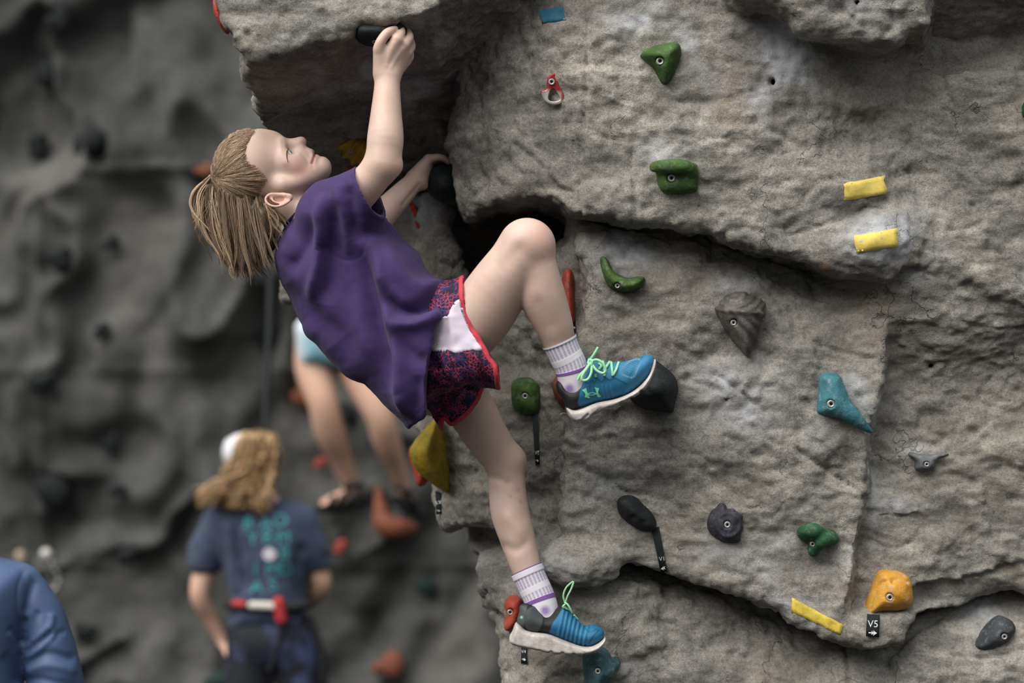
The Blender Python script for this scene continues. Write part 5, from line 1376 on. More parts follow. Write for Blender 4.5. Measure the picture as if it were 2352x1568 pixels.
# --- side column and cave
hold([(1175, 905), (1176, 880), (1192, 868), (1220, 867), (1238, 880), (1243, 905), (1240, 938), (1228, 954), (1195, 950), (1178, 930)], M_GREEN, 'green block climbing hold on the shaded side column', 0.05, bolt_px=(1206, 909), R=0.04, p=2.6, br=7.5)
hold([(943, 1040), (950, 1015), (975, 985), (1003, 958), (1014, 975), (1026, 1030), (1036, 1090), (1034, 1132), (1022, 1130), (985, 1105), (955, 1075)], M_YEL2, 'mustard yellow fin-shaped climbing hold', 0.09, R=0.05, ax=0.5)
hold([(938, 1040), (945, 1022), (960, 1020), (985, 1060), (985, 1100), (968, 1117), (955, 1105), (945, 1070)], M_RED, 'red climbing hold peeping from behind the mustard fin', 0.06, R=0.04, y=5.62)
hold([(1290, 640), (1296, 622), (1308, 617), (1318, 632), (1320, 680), (1321, 735), (1312, 742), (1296, 735), (1288, 690)], M_RED, "red climbing hold behind the climber's shin", 0.05, R=0.03)
hold([(1268, 885), (1274, 868), (1284, 862), (1296, 880), (1302, 920), (1304, 935), (1290, 932), (1274, 910)], M_RUST, "rust brown climbing hold behind the raised heel", 0.05, R=0.03)
def bh(m, y): m.ell(P(1015, 425, y), (0.03, 0.085, 0.03), 0.03)
_f = hold([(984, 398), (990, 386), (1005, 380), (1040, 378), (1056, 382), (1061, 420), (1064, 474), (1040, 470), (1012, 452), (990, 425)], M_BLACK, "big black climbing hold gripped by the climber's lower hand", 0.075, R=0.05, y=5.30, extra=bh)
hold([(812, 66), (826, 56), (850, 50), (885, 46), (920, 52), (936, 66), (938, 86), (925, 100), (890, 108), (850, 106), (822, 94)], M_BLACK, "black jug climbing hold under the roof, held overhead", 0.065, R=0.04, y=4.945, bolt_px=(860, 96), br=5, bn=(0, -0.7, -0.7))
def shell2(px, py):
    a = np.arctan2(py - 300, px - 850); return 0.004 * np.sin(a * 22)
hold([(775, 335), (782, 315), (805, 302), (840, 308), (870, 330), (875, 365), (850, 385), (815, 376), (788, 358)], M_YELC, 'dark yellow ribbed climbing hold deep in the cave', 0.05, R=0.035, disp=shell2, bolt_px=(806, 347), br=5)
hold([(790, 378), (805, 372), (835, 386), (840, 398), (812, 398)], M_RED, 'dark red climbing hold beneath the ribbed yellow one', 0.03, R=0.02)
hold([(496, -6), (502, 0), (512, 30), (522, 62), (526, 78), (516, 74), (502, 55), (492, 30), (490, 5)], M_RED, 'red climbing hold on the edge of the overhang', 0.05, R=0.02, y=4.92)
hold([(1157, 1390), (1168, 1370), (1190, 1362), (1204, 1372), (1206, 1400), (1192, 1430), (1178, 1446), (1160, 1447), (1157, 1430), (1164, 1410)], M_RED, 'orange red climbing hold on the left edge of the foot column', 0.05, R=0.03, bolt_px=(1172, 1405), br=7)
# --- hanger plate with a bolt
def hanger():
    c, n = hit(1270, 205); root = tag(empty('bolt_hanger', tuple(c)), 'red and steel bolt hanger fixed to the upper slab', 'bolt hanger'); y = c[1] - 0.004
    m = SDF(); po = Poly([(1258, 180), (1268, 169), (1278, 172), (1284, 195), (1296, 218), (1294, 234), (1276, 241), (1256, 236), (1245, 222), (1244, 208), (1255, 205)], y, 0.0012, 0.02, 4)
    m.inflate(po, y, 0.004, 0.004, p=4)
    pi = Poly([(1262, 212), (1270, 204), (1280, 214), (1286, 228), (1274, 233), (1260, 229)], y, 0.0012, 0.02, 4); m.inflate(pi, y, 0.02, 0.01, 0.001, 's', p=6)
    v, q = surface_nets(m, 0.0013); px, py = topx(v); w = sstep(222, 206, py + 8 * fbm(v * 50, 2)); w = np.maximum(w, 0.9 * sstep(1286, 1291, px) * sstep(240, 225, py) * sstep(200, 215, py))
    me = fast_mesh('plate', v, q); attrc(me, 'col', np.array([0.55, 0.52, 0.49]) * (1 - w[:, None]) + np.array([0.33, 0.030, 0.035]) * w[:, None])
    mt = mat_new('painted_hanger', rough=0.35, metal=0.5); t = NT(mt); t.color(t.attr('col', 'Color')); link('plate', me, mt, root)
    bolt(np.array(P(1267, 188, y - 0.007)), (0, -1, -0.05), 7.5 * U, root)
hanger()
# --- tapes: thin strips pressed onto the rock
def tape(corners, mat, label, cat='tape', nu=10, nv=4, off=0.0016, name='tape_strip', rough=1.5):
    A, B, C, D = [np.array(c, float) for c in corners]; rs = np.random.RandomState(int(A[0])); V = []
    for i in range(nu + 1):
        for j in range(nv + 1):
            u, w = i / nu, j / nv; p = (A * (1 - u) + B * u) * (1 - w) + (D * (1 - u) + C * u) * w
            if i in (0, nu) or j in (0, nv): p = p + rs.randn(2) * (rough if i in (0, nu) else rough * 0.35)
            V.append(hit(*p)[0])
    V = np.array(V); md = np.median(V[:, 1]); dc = np.clip(V[:, 1], md - 0.025, md + 0.025); f = dc / V[:, 1]      # a strip bridges gaps in the rock
    V = np.stack([V[:, 0] * f, dc, CAMZ + (V[:, 2] - CAMZ) * f], 1); g = V.reshape(nu + 1, nv + 1, 3)
    d = g[..., 1]; pl = np.median(d); g[..., 1] = np.minimum(d, 0.5 * d + 0.5 * pl) - off
    V = g.reshape(-1, 3); Bk = V + np.array([0, 0.0009, 0]); N = len(V); Qd = []
    for i in range(nu):
        for j in range(nv):
            a = i * (nv + 1) + j; Qd.append([a, a + nv + 1, a + nv + 2, a + 1]); Qd.append([N + a + 1, N + a + nv + 2, N + a + nv + 1, N + a])
    bd = [i * (nv + 1) for i in range(nu + 1)] + [nu * (nv + 1) + j for j in range(1, nv + 1)] + [i * (nv + 1) + nv for i in range(nu - 1, -1, -1)] + [j for j in range(nv - 1, 0, -1)]
    for a, b in zip(bd, bd[1:] + bd[:1]): Qd.append([a, N + a, N + b, b])
    me = fast_mesh(name, np.concatenate([V, Bk]), np.array(Qd))
    o = link(name, me, mat); tag(o, label, cat); return o
def tape_mat(name, c, d=0.12):
    m = mat_new(name, c, 0.75, 0, 0.25); t = NT(m); k = tuple(x * (1 - d * 2.2) for x in c)
    t.color(t.mix(t.maprange(t.noise(60, 5, 0.7), 0.4, 0.75), c, k)); t.bump(t.noise(420, 2), 0.25, 0.002); return m
M_TY = tape_mat('yellow_tape', (0.78, 0.60, 0.14)); M_TY2 = tape_mat('worn_yellow_tape', (0.66, 0.50, 0.07), 0.2); M_TB = tape_mat('blue_tape', (0.035, 0.155, 0.235)); M_TR = tape_mat('red_tape', (0.55, 0.06, 0.03))
tape([(1937, 421), (2030, 404), (2037, 445), (1940, 461)], M_TY, 'pale yellow tape strip above the grey chalky bulge')
tape([(1961, 541), (2058, 525), (2063, 566), (1967, 582)], M_TY, 'pale yellow tape strip stuck on the grey chalky bulge')
tape([(1819, 1372), (1936, 1434), (1930, 1458), (1817, 1402)], M_TY2, 'long worn yellow tape strip along the lower ledge', nu=14)
tape([(1235, 25), (1294, 14), (1299, 46), (1243, 54)], M_TB, 'blue tape patch below the roof')
tape([(939, 466), (947, 460), (970, 520), (959, 526)], M_TR, 'narrow red tape strip on the side column', nu=8, nv=2, rough=0.8, off=0.007)
# --- black route tags with white marks
M_TAG = tape_mat('black_tag', (0.014, 0.018, 0.020), 0.2); M_WHITE = mat_new('white_print', (0.72, 0.72, 0.72), 0.6)
def text_mesh(s, size):
    cu = bpy.data.curves.new('txt', 'FONT'); cu.body = s; cu.size = size; cu.align_x = 'CENTER'; cu.align_y = 'CENTER'; cu.offset = 0.0; cu.extrude = 0
    ob = bpy.data.objects.new('txt', cu); coll.objects.link(ob); bpy.context.view_layer.update()
    me = bpy.data.meshes.new_from_object(ob.evaluated_get(bpy.context.evaluated_depsgraph_get()))
    bpy.data.objects.remove(ob); bpy.data.curves.remove(cu); return me
def stick(me, bvh, cx, cy, ux, uy, off=0.0008):
    """lay flat marks (x right, y up, in photo pixels) on a surface"""
    for v in me.vertices:
        c = cast(bvh, cx + v.co.x * ux[0] + v.co.y * uy[0], cy + v.co.x * ux[1] + v.co.y * uy[1], off)
        v.co = c if c is not None else P(cx, cy, 5.0)
def arrow_mesh(s):
    bm = bmesh.new()
    for poly in ([(-1, -.12), (.3, -.12), (.3, .12), (-1, .12)], [(.0, -.62), (.9, 0), (.0, .62), (.25, 0)], [(-.45, -.5), (.35, 0), (-.45, .5), (-.15, 0)]):
        bm.faces.new([bm.verts.new((x * s, y * s, 0)) for x, y in poly])
    me = bpy.data.meshes.new('arrow'); bmesh.ops.triangulate(bm, faces=bm.faces); bm.to_mesh(me); bm.free(); return me
def route_tag(corners, marks, label, nu=8, nv=3):
    o = tape(corners, M_TAG, label, 'route tag', nu, nv, 0.006, 'route_tag', 0.4)
    vv = np.array([v.co for v in o.data.vertices]); b = BVHTree.FromPolygons([tuple(c) for c in vv.tolist()], [tuple(p.vertices) for p in o.data.polygons])
    for kind, cx, cy, size, ux, uy in marks:
        me = arrow_mesh(size) if kind == '>' else text_mesh(kind, size)
        stick(me, b, cx, cy, ux, uy)
        nm = 'printed_arrow' if kind == '>' else 'printed_grade'
        lo = link(nm, me, M_WHITE, o)
    return o
route_tag([(1990, 1408), (2019, 1410), (2018, 1462), (1988, 1460)], [('V5', 2005, 1433, 22, (1, 0.02), (0.02, -1)), ('>', 2005, 1453, 10, (1, 0.05), (0.02, -1))], 'black V5 route tag below the ochre hold')
route_tag([(1496, 1214), (1513, 1208), (1532, 1310), (1517, 1315)], [('V1', 1521, 1283, 13, (0.98, -0.10), (-0.16, -0.98)), ('>', 1525, 1304, 8, (-0.98, 0.3), (-0.1, -0.98))], 'black V1 route tag hanging from the pear-shaped hold', 12)
route_tag([(1222, 950), (1236, 950), (1240, 1066), (1230, 1068)], [('V3', 1234, 1040, 13, (0.9, 0.0), (0.0, -1)), ('>', 1236, 1058, 6, (0.8, 0.3), (0.0, -1))], 'narrow black route tag below the green block hold', 12)
route_tag([(1000, 1126), (1012, 1130), (1014, 1178), (1003, 1180)], [('V2', 1007, 1155, 12, (0.9, 0.0), (0.0, -1)), ('>', 1008, 1172, 6, (0.8, 0.2), (0, -1))], 'narrow black route tag below the mustard fin', 8)
route_tag([(1196, 1480), (1209, 1480), (1210, 1522), (1197, 1523)], [('V4', 1203, 1496, 11, (0.9, 0.0), (0.0, -1)), ('>', 1204, 1514, 6, (0.8, 0.2), (0, -1))], 'narrow black route tag on the foot column', 8)
route_tag([(1314, 728), (1321, 728), (1323, 764), (1317, 764)], [('>', 1319, 752, 4, (0.8, 0.2), (0, -1))], 'narrow black route tag below the red hold', 6, 2)

_w = [P(a, b, 5.06 + c) for a, b, c in ((1330, 982, 0.03), (1312, 975, 0.0), (1296, 966, -0.03), (1287, 956, -0.04), (1291, 949, -0.04), (1302, 951, -0.02), (1312, 962, 0.02))]
v, q = tube_mesh([(catmull(_w, 6, False), 0.0011)], 6)
tag(link('wire_loop', fast_mesh('wire_loop', v, q), M_STEEL), 'thin grey wire loop poking out below the raised heel', 'wire')
# ================================================================== the far wall's holds, rope and people
def QB(d): return lambda px, py, dy=0.0: P(px, py, d + dy)
def chain_b(m, d, rows, k=0.0):
    s = d / FPX
    m.chain([P(a, b, d + c) for a, b, c, r in rows], [r * s for *_, r in rows], k)
def blob(seed, lobes):
    rs = np.random.RandomState(seed); m = SDF()
    for i in range(lobes):
        c = rs.randn(3) * np.array([0.32, 0.12, 0.28]); r = 0.45 + 0.4 * rs.rand()
        m.ell(c, (r, 0.55 * r, r * (0.7 + 0.4 * rs.rand())), 0.3)
    v, q = surface_nets(m, 0.09); v = relax(v, q, 1)
    s = np.abs(v[:, [0, 2]]).max(0); v[:, 0] /= s[0]; v[:, 2] /= s[1]; v[:, 1] *= 0.9
    return fast_mesh('far_hold', v, q)
M_FB = hold_mat('far_black_hold', (0.005, 0.008, 0.009), (0.008, 0.011, 0.012), 0.03); M_FG = hold_mat('far_green_hold', (0.010, 0.030, 0.026), (0.008, 0.022, 0.02), 0.1)
PROTO = [blob(i + 3, 2 + i % 3) for i in range(5)]
for me in PROTO: me.materials.append(M_FB)
PROTO_G = PROTO[1].copy(); PROTO_G.materials[0] = M_FG
PROTO_R = PROTO[0].copy(); PROTO_R.materials[0] = M_RUST; PROTO_R2 = PROTO[2].copy(); PROTO_R2.materials[0] = M_RED
rs = np.random.RandomState(2)
FAR = [(132, 50, 25, 28), (110, 173, 22, 24), (97, 343, 23, 27), (222, 325, 33, 38), (135, 590, 28, 32), (255, 560, 20, 15), (605, 640, 20, 16), (240, 765, 19, 18), (628, 760, 28, 30), (95, 872, 34, 22), (255, 1015, 15, 24), (125, 1120, 40, 28),
       (272, 1130, 18, 16), (305, 1265, 28, 20), (195, 1440, 28, 22), (790, 950, 22, 20), (690, 1195, 34, 20)]
OWN = {(605, 640): "blurred black climbing hold just below the ends of the ponytail", (628, 760): "blurred black climbing hold that the rope passes, beside the far climber's shorts", (790, 950): "blurred black climbing hold between the far climber's two legs",
       (690, 1195): "blurred black climbing hold below the far climber's sandal", (195, 1440): "blurred black climbing hold beside the bystander's blue sleeve", (222, 325): 'blurred wide black climbing hold above a horizontal wall seam', (305, 1265): "blurred black climbing hold between the quickdraw and the belayer's sleeve"}
def far_hold(me, x, y, rx, ry, label, group=None, name='far_climbing_hold'):
    c = back_hit(x, y); s = c[1] / FPX
    o = bpy.data.objects.new(name, me); coll.objects.link(o); o.location = c + np.array([0, -0.05, 0]); o.scale = (1.3 * rx * s, 0.8 * (rx + ry) * s, 1.3 * ry * s); o.rotation_euler = (0, rs.randn() * 0.3, 0)
    tag(o, label, 'climbing hold', group); return o
for i, (x, y, rx, ry) in enumerate(FAR):
    lb = OWN.get((x, y)); far_hold(PROTO[i % 5], x, y, rx, ry, lb or 'blurred black climbing hold on the open stretch of far wall', None if lb else 'black holds on the far wall')
far_hold(PROTO_G, 975, 1342, 19, 17, 'blurred dark green climbing hold beside the foot column, on the far wall'); far_hold(PROTO_G, 500, 1560, 34, 16, "blurred dark green climbing hold low behind the belayer's hip")
far_hold(PROTO_R, 468, 394, 20, 14, "blurred terracotta climbing hold behind the climber's hair tie"); far_hold(PROTO_R, 690, 906, 20, 30, 'blurred terracotta climbing hold behind the bare leg on the far wall')
far_hold(PROTO_R, 887, 1524, 32, 26, 'blurred terracotta climbing hold alone low on the far wall')
far_hold(PROTO_R2, 738, 1066, 13, 14, "blurred small red climbing hold beside the far climber's calf"); far_hold(PROTO_R2, 786, 1258, 15, 16, 'blurred small red climbing hold below the sandals')
def big_rust():
    c = back_hit(895, 1190); d = c[1] - 0.02; m = SDF()
    chain_b(m, d, [(870, 1128, 0, 10), (873, 1165, -0.02, 16), (885, 1205, -0.04, 26), (915, 1212, -0.04, 24), (945, 1212, -0.01, 14)], 0.03)
    o = link('far_climbing_hold', fast_mesh('far_hold', *surface_nets(m, 0.006)), M_RUST); tag(o, "blurred large terracotta horn-shaped climbing hold by the far climber's foot", 'climbing hold')
big_rust()
# ---------------------------------------------------------------- rope and quickdraw
M_ROPE = mat_new('black_rope', (0.012, 0.014, 0.015), 0.8)
rp = [P(690, -1400, 10.4), P(655, -500, 10.0), P(640, 100, 9.7), P(626, 500, 9.45), P(616, 800, 9.3), P(608, 1010, 9.22), P(606, 1200, 9.22), P(612, 1385, 9.20)]
v, q = tube_mesh([(catmull(rp, 10, False), 0.012)], 8)
tag(link('climbing_rope', fast_mesh('climbing_rope', v, q), M_ROPE), 'black climbing rope hanging down to the belayer', 'rope')
def quickdraw():
    c = back_hit(107, 1283); d = c[1] - 0.02; s = d / FPX; root = tag(empty('quickdraw', tuple(c)), 'blurred steel quickdraw clipped to the far wall', 'quickdraw')
    def ringp(cx, cy, rx, ry): return [P(cx + rx * math.cos(t), cy + ry * math.sin(t), d) for t in np.linspace(0, 2 * math.pi, 25)]
    for cx, cy, rx, ry in ((106, 1288, 13, 20), (122, 1330, 12, 24)):
        v, q = tube_mesh([(ringp(cx, cy, rx, ry), 4.0 * s)], 8); link('carabiner', fast_mesh('carabiner', v, q), mat_new('alloy', (0.5, 0.5, 0.5), 0.4, 0.8), root)
    v, q = tube_mesh([([P(112, 1300, d), P(116, 1316, d), P(118, 1326, d)], 6 * s)], 6); link('sling', fast_mesh('sling', v, q), mat_new('sling_grey', (0.10, 0.11, 0.11), 0.9), root)
    m = SDF(); m.ell(P(106, 1272, d), (14 * s, 0.02, 14 * s)); link('hanger', fast_mesh('hanger', *surface_nets(m, 0.005)), mat_new('alloy_light', (0.55, 0.53, 0.50), 0.5, 0.3), root)
    c = back_hit(47, 1280); m = SDF(); m.ell(P(47, 1276, c[1] - .02), (13 * s, 0.03, 14 * s)); m.ell(P(52, 1290, c[1] - .02), (10 * s, 0.025, 8 * s), 0.02)
    o = link('far_climbing_hold', fast_mesh('far_hold', *surface_nets(m, 0.006)), hold_mat('pale_far_hold', (0.34, 0.29, 0.24), (0.30, 0.22, 0.15))); tag(o, 'blurred pale beige climbing hold beside the quickdraw', 'climbing hold')
quickdraw()

M_SKIN2 = mat_new('skin_far', (0.56, 0.35, 0.255), 0.55); NT(M_SKIN2)
# ---------------------------------------------------------------- the belayer
def belayer():
    D = 9.0; s = D / FPX; root = tag(empty('belayer', tuple(P(625, 2018, D))), 'belayer in navy T-shirt and harness, back turned, blond curls', 'person')
    m = SDF()
    chain_b(m, D, [(615, 1180, 0, 40), (612, 1290, 0, 58), (618, 1400, 0, 58), (622, 1470, 0, 62)], 0.03)
    m.ell(P(585, 1058, D - 0.01), (46 * s, 0.098, 54 * s), 0.02); m.ell(P(566, 1078, D + 0.05), (32 * s, 0.06, 40 * s), 0.03)
    chain_b(m, D, [(598, 1100, 0, 27), (612, 1165, 0, 30)], 0.02)
    chain_b(m, D, [(500, 1195, 0, 33), (474, 1290, 0.0, 27), (459, 1365, -0.01, 23), (482, 1415, 0.03, 20), (505, 1458, 0.05, 15)], 0.02)
    chain_b(m, D, [(505, 1458, 0.05, 14), (512, 1478, 0.05, 14)], 0.01)
    for dx, dz in ((0, 34), (5, 36), (9, 32), (13, 26)): chain_b(m, D, [(510 + dx * .4, 1478, 0.04, 6), (514 + dx, 1490, 0.02, 5.5), (518 + dx, 1470 + dz, 0.0, 4.5)], 0.006)
    chain_b(m, D, [(500, 1465, 0.07, 7), (524, 1478, 0.08, 6), (534, 1492, 0.08, 5)], 0.006)
    chain_b(m, D, [(690, 1195, 0, 33), (722, 1290, 0.02, 27), (738, 1345, 0.04, 23), (712, 1380, 0.12, 18), (690, 1388, 0.17, 14)], 0.02)
    for k in range(4): chain_b(m, D, [(690, 1384 + k * 6, 0.17, 5.5), (672, 1386 + k * 6, 0.19, 5), (660, 1392 + k * 6, 0.18, 4.5)], 0.005)
    chain_b(m, D, [(690, 1384, 0.16, 7), (682, 1370, 0.19, 6), (672, 1364, 0.20, 5)], 0.006)
    for x, sd in ((585, -1), (665, 1)):
        chain_b(m, D, [(x, 1480, 0, 52), (x - 6 * sd * -1, 1620, 0.0, 44), (x, 1740, -0.01, 33), (x, 1830, -0.02, 33), (x, 1960, 0, 21), (x, 1990, 0, 19)], 0.02)
        chain_b(m, D, [(x, 1992, 0, 20), (x + sd * 6, 2002, 0.07, 17), (x + sd * 10, 2008, 0.14, 11)], 0.02)
    v, q = surface_nets(m, 0.008); v = relax(v, q, 1); link('body', fast_mesh('body', v, q), M_SKIN2, root)
    # shirt
    M_N = cloth_mat('navy_tee', (0.040, 0.052, 0.088), (0.052, 0.066, 0.108))
    m = SDF(); pt = Poly([(505, 1172), (560, 1156), (612, 1150), (655, 1152), (700, 1172), (716, 1230), (708, 1300), (702, 1380), (706, 1440), (690, 1452), (620, 1456), (540, 1452), (524, 1440), (528, 1390), (522, 1320), (506, 1260), (492, 1210)], D, 0.006, 0.06, 4, 0.01)
    m.inflate(pt, D, 0.125, 0.13, p=2.2)
    chain_b(m, D, [(505, 1200, 0, 42), (480, 1255, 0, 40), (468, 1292, 0, 38)], 0.04); chain_b(m, D, [(692, 1200, 0, 42), (715, 1255, 0.01, 39), (726, 1288, 0.02, 36)], 0.04)
    m.cone(P(465, 1318, D), P(460, 1350, D), 30 * s, 34 * s, 0.002, 's'); m.cone(P(730, 1312, D + .02), P(738, 1345, D + .03), 29 * s, 33 * s, 0.002, 's')
    v, q = surface_nets(m, 0.007); v = relax(v, q, 1); px, py = topx(v); o = 0.008 * fbm(v * 9, 3)
    for ln, w, a in (([(540, 1210), (552, 1280), (565, 1350)], 9, -0.014), ([(560, 1230), (572, 1300), (580, 1380)], 9, 0.012), ([(525, 1200), (530, 1270), (540, 1350)], 8, 0.010), ([(690, 1260), (680, 1320), (690, 1380)], 10, -0.012)):
        d_, sg, t = polydist(px, py, catmull(ln, 5, False)); o = o + a * np.exp(-(d_ / w) ** 2)
    v = v + vnormals(v, q) * o[:, None]
    sh = link('shirt', fast_mesh('shirt', v, q), M_N, root, 'navy T-shirt with a grid of teal letters'); b = bvh_of(v, q)
    M_PR = mat_new('teal_print', (0.055, 0.33, 0.34), 0.8); M_PW = mat_new('pale_print', (0.50, 0.48, 0.54), 0.8)
    for ch, x, y in (('B', 570, 1203), ('A', 610, 1203), ('O', 644, 1197), ('Y', 580, 1239), ('B', 615, 1233), ('M', 651, 1235), ('B', 653, 1269), ('I', 587, 1311), ('M', 626, 1308), ('D', 656, 1307), ('A', 590, 1347), ('S', 627, 1342)):
        me = text_mesh(ch, 40); stick(me, b, x, y, (1.05, 0), (0, -1.0), 0.004); link('printed_letter', me, M_PR, sh)
    bm = bmesh.new(); bmesh.ops.create_circle(bm, cap_ends=True, segments=24, radius=15); me = bm_mesh('printed_disc', bm); stick(me, b, 619, 1272, (1, 0), (0, -1), 0.004); link('printed_disc', me, M_PW, sh)
    # shorts
    M_S = mat_new('dark_print_shorts', rough=0.8); t = NT(M_S); t.color(t.mix(t.maprange(t.noise(9, 4), 0.48, 0.62), (0.008, 0.010, 0.016), (0.045, 0.06, 0.14))); 
    m = SDF(); m.ell(P(628, 1470, D), (98 * s, 0.125, 75 * s)); chain_b(m, D, [(585, 1455, 0, 62), (580, 1510, 0, 60), (574, 1565, 0, 58)], 0.03); chain_b(m, D, [(665, 1455, 0, 62), (676, 1510, 0, 62), (684, 1560, 0, 58)], 0.03)
    for x in (570, 690): m.cone(P(x, 1612, D), P(x, 1660, D), 58 * s, 70 * s, 0.003, 's')
    link('shorts', fast_mesh('shorts', *surface_nets(m, 0.008)), M_S, root)
    # harness
    har = empty('harness', tuple(P(620, 1390, D))); har.parent = root; bpy.context.view_layer.update(); har.matrix_parent_inverse = root.matrix_world.inverted()
    M_H = mat_new('webbing_black', (0.012, 0.013, 0.015), 0.8); M_HR = mat_new('webbing_red', (0.36, 0.025, 0.025), 0.7); M_HW = mat_new('webbing_white', (0.55, 0.52, 0.46), 0.7)
    def webbing(name, rows, mat, r, flat=1.0):
        mm = SDF(); chain_b(mm, D, [(a, bb, c, r) for a, bb, c in rows], 0.0); link(name, fast_mesh(name, *surface_nets(mm, 0.006)), mat, har)
    webbing('waist_belt', [(522, 1388, -0.06), (560, 1392, -0.11), (620, 1395, -0.125), (680, 1392, -0.11), (708, 1388, -0.06)], M_H, 11)
    webbing('red_pad', [(540, 1386, -0.10), (560, 1388, -0.118)], M_HR, 9); webbing('white_strap', [(578, 1390, -0.128), (630, 1392, -0.136)], M_HW, 9.5)
    webbing('red_buckle', [(640, 1382, -0.140), (646, 1422, -0.138)], M_HR, 13)
    webbing('leg_strap', [(646, 1420, -0.13), (640, 1480, -0.12), (618, 1540, -0.10)], M_H, 6); webbing('leg_loop', [(712, 1420, -0.06), (738, 1500, -0.05), (742, 1568, -0.03), (735, 1600, 0.0)], M_H, 11)
    # hair and visor
    M_HB = hair_mat('curly_blond', None, 60); C1 = np.array([0.46, 0.315, 0.165]); C2 = np.array([0.15, 0.088, 0.042]); rg = np.random.RandomState(9); pa, co = [], []
    hs = SDF(); hs.ell(P(592, 1046, D - 0.03), (52 * s, 0.12, 60 * s)); chain_b(hs, D, [(596, 1085, -0.06, 42), (566, 1118, -0.07, 36), (520, 1138, -0.06, 26), (475, 1142, -0.05, 9)], 0.03); chain_b(hs, D, [(600, 1110, -0.08, 26), (598, 1150, -0.11, 18), (594, 1185, -0.125, 6)], 0.03)
    v, q = surface_nets(hs, 0.008); v = v + vnormals(v, q) * (0.012 * fbm(v * 22, 2))[:, None]; w = np.clip(0.4 + 0.8 * fbm(v * 18, 3), 0, 1)[:, None]
    me = fast_mesh('hair', v, q); attrc(me, 'col', C2 * (1 - w) + C1 * w); hr = link('hair', me, M_HB, root, 'long curly blond hair')
    for i in range(520):
        a = np.array([556 + 80 * rg.rand(), 994 + 72 * rg.rand()]); u = rg.rand()
        b_ = np.array([446 + 175 * u ** 0.8, 1122 + 40 * rg.rand() + 30 * u * rg.rand()]); y0 = -0.12 + 0.03 * rg.randn(); y1 = -0.10 + 0.04 * rg.randn(); ph = rg.rand() * 6; am = 4 + 6 * rg.rand()
        c_ = C1 * (0.7 + 0.8 * rg.rand()) if rg.rand() < .6 else C2 * (1 + rg.rand()); pts = []
        for t in np.linspace(0, 1, 18):
            p = a * (1 - t) + b_ * t + np.array([8, 6]) * np.sin(np.pi * t) + am * np.array([np.sin(ph + 16 * t), np.cos(ph + 16 * t)]) * min(1, 2 * t)
            pts.append(P(p[0], p[1], D + y0 * (1 - t) + y1 * t))
        pa.append((np.array(pts), np.linspace(2.2, 1.0, 18) * s)); co.append(np.repeat(c_[None], 18 * 4, 0))
    v, q = tube_mesh(pa, 4); me = fast_mesh('curls', v, q); attrc(me, 'col', np.concatenate(co)); link('curls', me, M_HB, hr)
    m = SDF(); m.ell(P(556, 1040, D + 0.045), (43 * s, 0.085, 46 * s)); m.ell(P(576, 1066, D + 0.02), (46 * s, 0.16, 40 * s), 0.01, 's'); m.ell(P(524, 1036, D + 0.09), (9 * s, 0.06, 30 * s), 0.02)
    link('cap', fast_mesh('cap', *surface_nets(m, 0.006)), mat_new('white_cap', (0.62, 0.61, 0.64), 0.8), root, 'white cap')
belayer()
